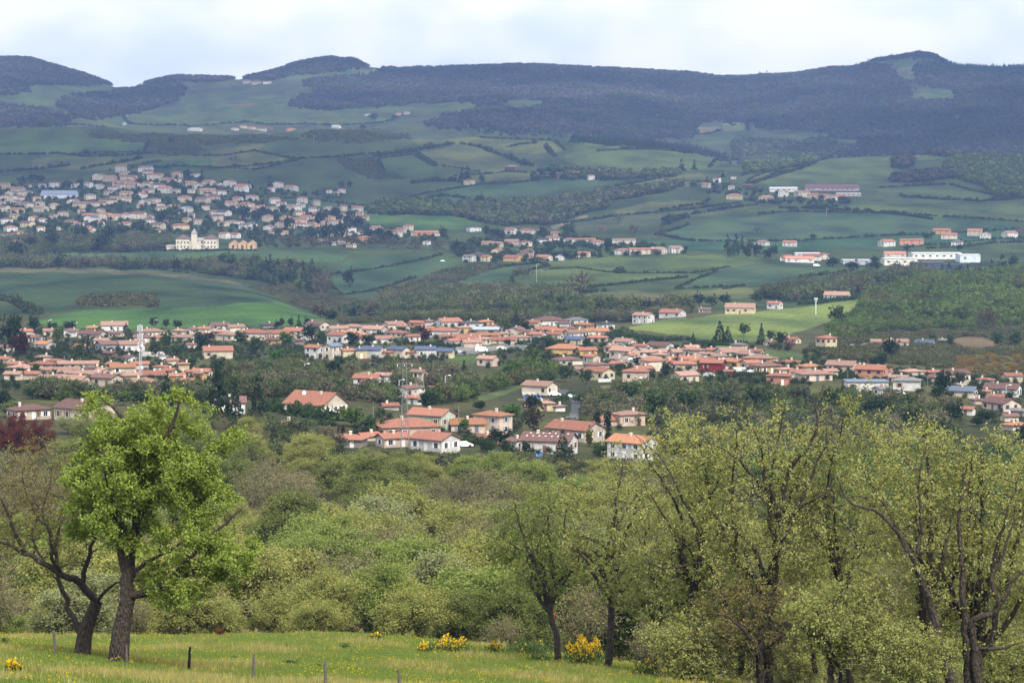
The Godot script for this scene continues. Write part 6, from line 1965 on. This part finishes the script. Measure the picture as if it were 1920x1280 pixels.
	# the group on the right: [foot x, foot y, crown centre x, y, half width, half height, trunk radius, fork height share, leaf, targets, label]
	for t in [[1045, 1230, 1015, 1010, 112, 118, 0.3, 0.33, fresh, 380, 2, "slender green oak with a red paint spot on its trunk", sp],
		[1145, 1240, 1155, 1000, 125, 175, 0.34, 0.4, olive2, 420, 2, "straight dark-trunked oak beside the yellow broom, second in the right group", small],
		[1232, 1262, 1255, 1060, 95, 150, 0.16, 0.5, olive2, 260, 2, "thin young oak behind the broom bushes", small],
		[1268, 1270, 1310, 1110, 95, 120, 0.14, 0.5, olive2, 260, 2, "small crooked oak with its foot in the broom", small],
		[1445, 1335, 1440, 970, 200, 245, 0.42, 0.32, olive, 700, 2, "tallest broad oak with forked upper limbs in the right group", sp],
		[1310, 1300, 1290, 965, 130, 212, 0.26, 0.36, olive, 420, 2, "yellow-green oak in front of the orange-roofed white house", small],
		[1760, 1350, 1715, 985, 140, 240, 0.4, 0.3, olive, 560, 2, "oak with a leaning trunk crossing the right group", sp],
		[1835, 1350, 1850, 1010, 145, 235, 0.44, 0.28, olive, 640, 2, "heavy oak with twin dark stems near the right edge", sp],
		[1600, 1330, 1565, 965, 130, 240, 0.26, 0.36, olive2, 440, 2, "leafy oak filling the gap between the two largest oaks", small],
		[1950, 1360, 1965, 1030, 120, 220, 0.38, 0.32, olive, 400, 2, "oak cut by the right margin", sp],
		[1430, 1340, 1420, 1180, 130, 95, 0.3, 0.4, dull, 380, 1, "brown twiggy low oak with hardly any leaves", small],
		[1560, 1360, 1570, 1170, 110, 80, 0.26, 0.4, olive2, 420, 2, "low grey-green oak spreading in the right foreground", sp],
		[1690, 1375, 1690, 1235, 90, 70, 0.24, 0.45, olive2, 340, 2, "low leafy oak under the leaning trunk", small],
		[1880, 1385, 1890, 1240, 90, 65, 0.24, 0.45, olive2, 340, 2, "low leafy oak below the twin dark stems", small],
		[1320, 1330, 1310, 1215, 100, 75, 0.2, 0.5, olive2, 300, 2, "small drooping oak at the meadow's lower corner", small]]:
		foot = on_front(t[0], {1045: 151.0, 1145: 147.0, 1232: 142.0, 1268: 139.0}[t[0]]) if t[1] < 1275 else on_front(t[0], 118.0 + rng.randf() * 18.0)
		m = metres_per_px(foot)
		g = Growth.new()
		var cc := lobe(foot, t[2], t[3], t[4], t[5])
		var c: Vector3 = cc[0]
		var r: Vector3 = cc[1] * Vector3(1, 1, 0.72)
		var fork := Vector3(c.x * 0.45, (c.y + r.y) * t[7], 0)
		var tr: float = t[6] * 0.78
		g.limb(curve([Vector3(0, -0.4, 0), Vector3(0.05, fork.y * 0.3, 0), Vector3(fork.x * 0.8, fork.y * 0.7, rng.randfn() * 0.2), fork], 0.03, 0.35), tr, tr * 0.7, 10)
		for l in OAK_LIMBS:
			if l[0] == t[0]:
				g.limb(curve(traced(foot, l[3]), 0.06, 0.4), l[1], l[2] * 0.5, 8)
		var arms := 9 if tr > 0.2 else 6
		var twist := rng.randf() * TAU
		for k in arms:
			var a := twist + TAU * k / arms + rng.randfn() * 0.25
			var lift := rng.randf_range(-0.25, 0.95) if k else 0.95
			var tip := c + Vector3(cos(a) * r.x * (0.75 if k else 0.15), r.y * lift * 0.9, sin(a) * r.z * (0.75 if k else 0.15))
			var mid := fork.lerp(tip, 0.45) + Vector3(rng.randfn(), 0.25 + absf(rng.randfn()) * 0.3, rng.randfn()) * r.y * 0.12
			var start := fork if k < 3 else fork * rng.randf_range(0.72, 0.96)
			g.limb(curve([start, start.lerp(mid, 0.5) + Vector3(rng.randfn(), rng.randfn(), rng.randfn()) * 0.22, mid, tip], 0.05, 0.4), tr * rng.randf_range(0.45, 0.7), 0.02, 6)
		var lobes := [[c, r * 0.9]]
		for k in 5:
			var a := rng.randf() * TAU
			lobes.append([c + Vector3(cos(a) * r.x * 0.75, rng.randf_range(-0.6, 0.7) * r.y, sin(a) * r.z * 0.75), r * rng.randf_range(0.2, 0.36)])
		grow(g, lobes, int(t[9] * 2.0), small, 1, 1.0, 0.027, 0.5, 0.12, 0.4, 3, 0.4)
		plant("oak_tree", g, t[11], "tree", foot, bark, t[8], "oaks at the right of the meadow")
	# red paint spot
	foot = on_front(1045, 151.0)
	var spot := SphereMesh.new()
	spot.radius = 0.09
	spot.height = 0.18
	spot.radial_segments = 10
	spot.rings = 6
	var oak := find_labelled("slender green oak with a red paint spot on its trunk")
	part("paint_spot", spot, mat("red_paint", Color(0.55, 0.03, 0.03), 0.6), oak, traced(foot, [[1041, 1154, -0.2]])[0]).scale = Vector3(1, 1.2, 0.6)

func on_front(px: float, z: float) -> Vector3:
	return on_ground((px - 960.0) / F * z, z)

# ---------------------------------------------------------------- the young wood below the meadow
const PATCHES := [[560, 940, 80, "brown"], [500, 900, 60, "brown"], [640, 900, 70, "green"], [700, 960, 70, "dark"], [830, 920, 60, "brown"], [920, 950, 60, "brown"], [900, 880, 60, "bright"], [800, 860, 50, "yellow"], [700, 1020, 45, "silver"], [950, 1010, 50, "bright"], [590, 1100, 70, "bright"], [640, 1040, 60, "yellow"], [780, 1030, 70, "yellow"], [1000, 1060, 50, "brown"], [880, 1110, 60, "yellow"], [740, 1130, 40, "bright"], [470, 1000, 50, "yellow"], [520, 1150, 90, "yellow"], [60, 1090, 90, "bright"], [30, 960, 90, "brown"], [460, 870, 60, "dark"], [560, 830, 60, "yellow"], [980, 870, 40, "silver"], [1000, 900, 40, "bright"], [430, 820, 60, "yellow"], [120, 830, 60, "green"], [760, 900, 50, "green"], [1100, 880, 60, "yellow"], [350, 1130, 80, "yellow"], [1300, 1000, 90, "green"], [1600, 1000, 90, "green"], [1800, 1000, 90, "yellow"], [1080, 1100, 60, "silver"]]
const BELT_LEAF := {"yellow": Color(0.27, 0.252, 0.09), "green": Color(0.195, 0.2, 0.07), "bright": Color(0.205, 0.232, 0.07), "dark": Color(0.14, 0.15, 0.048), "silver": Color(0.27, 0.26, 0.15), "brown": Color(0.22, 0.18, 0.12)}

func build_belt():
	var bark := mat("young_bark", Color(0.11, 0.09, 0.075), 0.95, false, bark_tex, 0.35)
	var sets := []
	for k in 3:
		sets.append([])
	for i in 5:
		sets[0].append(spray(16, 0.55, 0.21, 300 + i))
		sets[1].append(spray(11, 0.55, 0.19, 320 + i))
		sets[2].append(spray(5, 0.5, 0.18, 340 + i))
	# seven standing forms, each used many times
	var forms := []
	for k in 9:
		var g := Growth.new()
		var bare := k >= 6
		var tall := 8.0
		var stems := 1 + k % 3
		for s in stems:
			var a := rng.randf() * TAU
			var lean := Vector3(cos(a), 0, sin(a)) * rng.randf_range(0.2, 1.4) * (1.0 if stems > 1 else 0.4)
			g.limb(curve([Vector3(lean.x * 0.1, -0.5, lean.z * 0.1), lean * 0.4 + Vector3(0, tall * 0.35, 0), lean + Vector3(0, tall * 0.8, 0)], 0.06, 0.6), 0.17 / sqrt(float(stems)), 0.03, 5)
		for s in 5:
			var a := rng.randf() * TAU
			var y := tall * rng.randf_range(0.25, 0.55)
			g.limb(curve([Vector3(0, y, 0), Vector3(cos(a) * 1.2, y + 1.0, sin(a) * 1.2), Vector3(cos(a) * 2.5, y + 2.2, sin(a) * 2.5)], 0.08, 0.6), 0.07, 0.02, 4)
		var lobes := [[Vector3(rng.randfn() * 0.4, tall * 0.6, 0), Vector3(2.5, tall * 0.36, 2.5)]]
		for s in 3:
			var a := rng.randf() * TAU
			lobes.append([Vector3(cos(a) * 2.1, tall * rng.randf_range(0.3, 0.8), sin(a) * 2.1), Vector3.ONE * rng.randf_range(0.9, 1.7)])
		grow(g, lobes, 230 if not bare else 420, sets[0] if k < 3 else sets[1] if k < 6 else sets[2], 3 if not bare else 1, 1.0, 0.022 if not bare else 0.032, 0.7, 0.05 if k < 3 else 0.2, 0.6, 2, 0.5)
		forms.append([arrays(g.v, g.n, PackedColorArray(), g.ix), arrays(g.lv, PackedVector3Array(), g.lc, PackedInt32Array())])
	var words := {"yellow": "yellow-green young tree in the wood below the meadow", "green": "mid green young tree in the wood below the meadow", "bright": "fresh bright green young tree in the wood below the meadow", "dark": "dark dense tree in the wood below the meadow", "silver": "silvery pale-leaved young tree in the wood below the meadow", "brown": "brown-grey tree still bare, in the wood below the meadow"}
	var z := 192.0
	var row := 0
	while z < 622.0:
		var gap := 9.6 + (z - 190.0) * 0.008
		var half := z * 0.216 + 2.0
		var x := -half + rng.randf() * gap
		while x < half:
			var p := on_ground(x + rng.randfn() * 1.2, z + rng.randfn() * 2.2)
			x += gap * rng.randf_range(0.8, 1.25)
			var sx := screen_x(p)
			var sy := 640.0 - F * ((p.y - CAM_Y) * cosp - p.z * sinp) / (-p.z * cosp - (p.y - CAM_Y) * sinp)
			# keep clear the gardens of the near houses and the lawn
			if sx > 1260 and z > 420 or sx > 1330 and rng.randf() < 0.35:
				continue
			if sx < 110 and sy < 920 and sy > 845:
				continue
			var kind := "yellow"
			var best := 1e9
			for q in PATCHES:
				var d: float = Vector2(sx - q[0], sy - 55.0 - q[1]).length() / (q[2] * (1.35 if q[3] == "brown" else 1.0)) + rng.randf() * 0.5
				if d < best:
					best = d
					kind = q[3]
			if best > 1.2:
				kind = ["yellow", "brown", "yellow", "brown", "bright", "silver", "dark", "brown"][rng.randi() % 8]
			var form: int = 6 + rng.randi() % 3 if kind == "brown" else rng.randi() % 3 if kind in ["dark", "bright"] else rng.randi() % 6
			var tall := rng.randf_range(0.62, 1.5) * (0.62 if z < 215 else 1.0) * (1.12 if kind == "dark" else 1.0)
			var lim := line_at([-400, 846, 108, 846, 130, 768, 300, 774, 400, 774, 480, 782, 560, 804, 630, 822, 700, 842, 780, 848, 900, 848, 1000, 856, 1100, 862, 1230, 864, 1300, 790, 2400, 790], sx)
			tall = minf(tall, (sy - lim + rng.randf_range(-6, 8)) * metres_per_px(p) / 8.6)
			if tall < 0.24:
				continue
			var o := thing("bare_young_tree" if kind == "brown" else "young_tree", words[kind], "tree", p, rng.randf() * TAU, "trees of the wood below the meadow, " + kind)
			part("trunk", forms[form][0], bark, o)
			var c := part("crown", forms[form][1], mat("belt_" + kind, BELT_LEAF[kind], 0.8, true), o)
			c.set_meta("kind", "stuff")
			var w := maxf(tall, 0.5) * rng.randf_range(1.0, 1.4)
			o.scale = Vector3(w, tall, w)
			var depth := "along the meadow crest" if z < 222 else "low in the gully wood" if z < 310 else "in the middle of the wood" if z < 430 else "at the far edge of the wood"
			o.set_meta("label", (words[kind] as String).replace("in the wood below the meadow", depth))
			ord_list.append([o, sx])
		row += 1
		z += 8.5 + (z - 190.0) * 0.014
	# undergrowth between the stems
	var bush := soup(120, 0.3, 61, 2)
	var xs := []
	var cs := PackedColorArray()
	for i in 5200:
		var zz := 186.0 + pow(rng.randf(), 0.8) * 390.0
		var p := on_ground((rng.randf() - 0.5) * (zz * 0.5 + 20.0), zz)
		var sx := screen_x(p)
		var sy := 640.0 - F * ((p.y - CAM_Y) * cosp - p.z * sinp) / (-p.z * cosp - (p.y - CAM_Y) * sinp)
		if sy < 872 and sx > 520 or sy < 830 or sx < 110 and sy < 900 and sy > 850:
			continue
		var s := rng.randf_range(1.2, 3.0)
		xs.append(Transform3D(Basis(Vector3.UP, rng.randf() * TAU).scaled(Vector3(s, s * rng.randf_range(0.6, 1.1), s)), p))
		var c: Color = [BELT_LEAF.yellow, BELT_LEAF.green, BELT_LEAF.brown, BELT_LEAF.bright, BELT_LEAF.brown][rng.randi() % 5]
		cs.append(c * rng.randf_range(0.75, 1.1))
	scatter("undergrowth", bush, mat("forest_leaves", Color(1, 1, 1), 0.95, true), xs, cs, "low brush and brambles between the stems of the wood", "brush")
	# copper beech and its dark neighbour at the left edge
	var g2 := Growth.new()
	var foot := ground(38, 866)
	g2.limb(curve([Vector3(0, -0.5, 0), Vector3(0, 3, 0), Vector3(0.3, 7, 0)], 0.05, 0.6), 0.35, 0.1, 8)
	var r := 62.0 * metres_per_px(foot)
	grow(g2, [[Vector3(0, 6.2, 0), Vector3(r, 4.6, r)], [Vector3(-4, 5, 0), Vector3(4, 3.4, 4)], [Vector3(3.5, 5.4, 1), Vector3(3.6, 3.6, 4)]], 240, sets[0], 3, 1.3, 0.03, 0.8, 0.0, 0.8, 2, 0.5)
	plant("copper_beech", g2, "dense dark red-leaved tree at the left edge above the lawn", "tree", foot, bark, mat("copper_leaf", Color(0.12, 0.026, 0.018), 0.6, true))

# ---------------------------------------------------------------- meadow grass, flowers, broom, posts
func tuft(blades: int, tall: float, sd: int) -> ArrayMesh:
	var r := RandomNumberGenerator.new()
	r.seed = sd
	var v := PackedVector3Array()
	var c := PackedColorArray()
	for i in blades:
		var p := Vector3(r.randfn() * 0.16, 0, r.randfn() * 0.16)
		var h := tall * r.randf_range(0.5, 1.2)
		var lean := Vector3(r.randfn() * 0.25, 1, r.randfn() * 0.25) * h
		var a := r.randf() * TAU
		var e := Vector3(cos(a), 0, sin(a)) * 0.017
		v.append_array([p - e, p + lean, p + e])
		var t := r.randf_range(0.7, 1.0)
		var k := Color(t, t, t * 0.85)
		c.append_array([k, k, k])
	return arrays(v, PackedVector3Array(), c, PackedInt32Array())

func build_meadow():
	var m := mat("grass_blades", Color(1, 1, 1), 0.8, true)
	var patch := FastNoiseLite.new()
	patch.seed = 88
	patch.frequency = 0.09
	patch.fractal_octaves = 3
	var short := []
	var short_c := PackedColorArray()
	var long := []
	var long_c := PackedColorArray()
	var flower := []
	var flower_c := PackedColorArray()
	for i in 90000:
		var z := 74.0 + 108.0 * rng.randf()
		var x := lerpf(-0.23 * z - 3.0, 0.16 * z, rng.randf())
		var p := on_ground(x, z)
		var n := patch.get_noise_2d(x, z * 0.6)
		var b := Basis(Vector3.UP, rng.randf() * TAU)
		var px := screen_x(p)
		var dry := n + 0.22 * rng.randfn() + (0.16 if px < 640 and z < 108 else 0.0)
		if dry > 0.5:
			var s := rng.randf_range(0.7, 1.3)
			long.append(Transform3D(b.scaled(Vector3(s, s, s)), p))
			long_c.append(Color(0.33, 0.28, 0.14).lerp(Color(0.28, 0.27, 0.1), rng.randf()) * rng.randf_range(0.8, 1.15))
		else:
			var s := rng.randf_range(0.6, 1.25)
			short.append(Transform3D(b.scaled(Vector3(s, s * (0.7 if n < 0 else 1.1), s)), p))
			short_c.append(Color(0.16, 0.22, 0.05).lerp(Color(0.235, 0.25, 0.075), clampf(0.4 + n * 1.6 + 0.3 * rng.randfn(), 0, 1)) * rng.randf_range(0.85, 1.1))
		var fl := patch.get_noise_2d(x * 1.7 + 90.0, z * 1.1)
		if fl > 0.12 and rng.randf() < 0.1 * (1.0 if px < 620 else 1.6):
			flower.append(Transform3D(b, p + Vector3(0, rng.randf_range(0.12, 0.36), 0)))
			flower_c.append(Color(0.62, 0.46, 0.03) * rng.randf_range(0.8, 1.1))
	scatter("grass", tuft(9, 0.18, 1), m, short, short_c, "green meadow grass between the fence posts and the wood", "grass")
	scatter("dry_grass", tuft(10, 0.34, 2), m, long, long_c, "straw-coloured taller grass on the meadow", "grass")
	scatter("buttercups", soup(6, 0.9, 71, 2), m, flower_scaled(flower), flower_c, "small yellow flowers dotted over the meadow", "flowers")

func flower_scaled(a: Array) -> Array:
	var out := []
	for t in a:
		out.append((t as Transform3D) * Transform3D(Basis().scaled(Vector3.ONE * 0.075), Vector3.ZERO))
	return out

func build_small_things():
	var m := mat("grass_blades", Color(1, 1, 1), 0.8, true)
	# fence posts: x, foot y, height px, lean, dark
	var i := 0
	for t in [[103, 1226, 46, 0.06, false, "leaning grey fence post left of the two oaks"], [237, 1243, 44, 0.05, false, "grey fence post standing against the bright oak's trunk"], [352, 1260, 48, -0.09, true, "black charred fence post right of the bright oak"], [476, 1277, 52, 0.0, false, "upright grey fence post right of the black one"], [606, 1292, 52, 0.02, false, "grey fence post in the middle of the lower meadow"], [748, 1308, 52, 0.06, false, "short grey fence post low on the right of the meadow"]]:
		var g := ground(t[0], t[1]) if t[1] < 1285 else on_front(t[0], 100.0 - 4.0 * (i - 4))
		var mpp := metres_per_px(g)
		var h: float = t[2] * mpp
		var st := begin()
		var last := Vector3(0, -0.3, 0)
		for k in 5:
			var y := h * (k + 1) / 5.0
			var p := Vector3(-t[3] * y + 0.012 * rng.randfn(), y, 0)
			tube(st, last, p, 0.085 - 0.006 * k, 0.08 - 0.006 * k, 7)
			last = p
		var col := Color(0.012, 0.011, 0.011) if t[4] else Color(0.2, 0.18, 0.165)
		var o := top("fence_post", done(st), mat("post_dark" if t[4] else "post_grey", col, 0.95, false, bark_tex, 3.0), t[5], "fence post", "posts of the meadow fence")
		o.position = g
		i += 1
	# broom in flower: x, foot y, width px, height px, share of flowers
	for t in [[24, 1262, 34, 36, 0.9, "small yellow broom bush at the lower left corner"], [704, 1200, 30, 22, 0.6, "yellow broom tuft on the meadow crest, left of all others"], [796, 1222, 32, 28, 0.75, "round yellow broom bush on the crest"], [845, 1222, 86, 40, 0.6, "widest broom bush with yellow top on the crest"], [926, 1222, 34, 28, 0.7, "yellow broom tuft between crest and slender oak"], [1096, 1240, 84, 64, 0.75, "large broom bush with yellow crown between two oak trunks"], [1088, 1246, 40, 30, 0.3, "brownish broom bush below the large one"], [1172, 1244, 60, 50, 0.25, "green broom bush behind the straight oak"], [1256, 1256, 60, 62, 0.6, "broom bush flowering behind the thin young oak"], [1214, 1268, 60, 44, 0.15, "low dark green bush at the right meadow edge"], [990, 1226, 100, 36, 0.03, "low dark green bramble left of the slender oak"], [1010, 1240, 46, 18, 0.0, "small dark bramble at the slender oak's foot"], [1290, 1275, 60, 50, 0.2, "broom bush under the small crooked oak"]]:
		var g := ground(t[0], t[1])
		var mpp := metres_per_px(g)
		var w: float = t[2] * mpp
		var h: float = t[3] * mpp * 0.85
		var o := thing("broom_bush", t[5], "bush", g, 0.0, "broom bushes at the meadow edge")
		var v := PackedVector3Array()
		var c := PackedColorArray()
		var fv := PackedVector3Array()
		var fc := PackedColorArray()
		var n := int(clampf(w * h * 260.0, 160, 1500))
		for k in n:
			var d := Vector3(rng.randfn(), absf(rng.randfn()), rng.randfn()).normalized() * pow(rng.randf(), 0.5)
			var p := Vector3(d.x * w * 0.5, d.y * h * (0.85 + 0.2 * sin(d.x * 9.0 + t[0])), d.z * w * 0.5)
			var up := (Vector3(d.x * 0.6, 1.0, d.z * 0.6) + Vector3(rng.randfn(), rng.randfn(), rng.randfn()) * 0.3).normalized()
			var isf: bool = rng.randf() < t[4] * clampf(-0.35 + 1.8 * d.y, 0, 1) * 1.3
			var s := 0.11 if isf else 0.26
			var e := up.cross(Vector3(rng.randfn(), rng.randfn(), rng.randfn())).normalized() * (0.07 if isf else 0.035)
			var q := rng.randf_range(0.7, 1.0)
			if isf:
				fv.append_array([p - e, p + up * s, p + e])
				fc.append_array([Color(q, q, q), Color(q, q, q), Color(q, q, q)])
			else:
				v.append_array([p - e, p + up * s, p + e])
				c.append_array([Color(q, q, q), Color(q, q, q), Color(q, q, q)])
		part("stems", arrays(v, PackedVector3Array(), c, PackedInt32Array()), mat("broom_green", Color(0.06, 0.1, 0.03), 0.8, true), o).set_meta("kind", "stuff")
		if fv.size():
			part("blossom", arrays(fv, PackedVector3Array(), fc, PackedInt32Array()), mat("broom_yellow", Color(0.7, 0.44, 0.015), 0.7, true), o).set_meta("kind", "stuff")
	# dead reddish shrub on the crest
	var g := ground(412, 1192)
	var mpp := metres_per_px(g)
	var o := top("dead_shrub", soup(90, 0.34, 91, 2), mat("dead_leaf", Color(0.16, 0.045, 0.025), 0.9, true), "small shrub with withered red-brown leaves on the crest", "shrub")
	o.position = g
	o.scale = Vector3(13, 24, 13) * mpp
	# rank dark tufts on the meadow
	for t in [[540, 1215, 24, 12], [545, 1246, 46, 14], [646, 1214, 26, 14], [596, 1250, 20, 10], [8, 1212, 20, 24], [440, 1235, 16, 8]]:
		g = ground(t[0], t[1])
		mpp = metres_per_px(g)
		var q := top("weed_clump", soup(160, 0.22, 95 + t[0], 2), mat("weed", Color(0.055, 0.085, 0.03), 0.9, true), "dark green clump of weeds on the meadow", "weeds", "weed clumps on the meadow")
		ord_list.append([q, t[0]])
		q.position = g
		q.scale = Vector3(t[2] * 0.75, t[3], t[2] * 0.75) * mpp
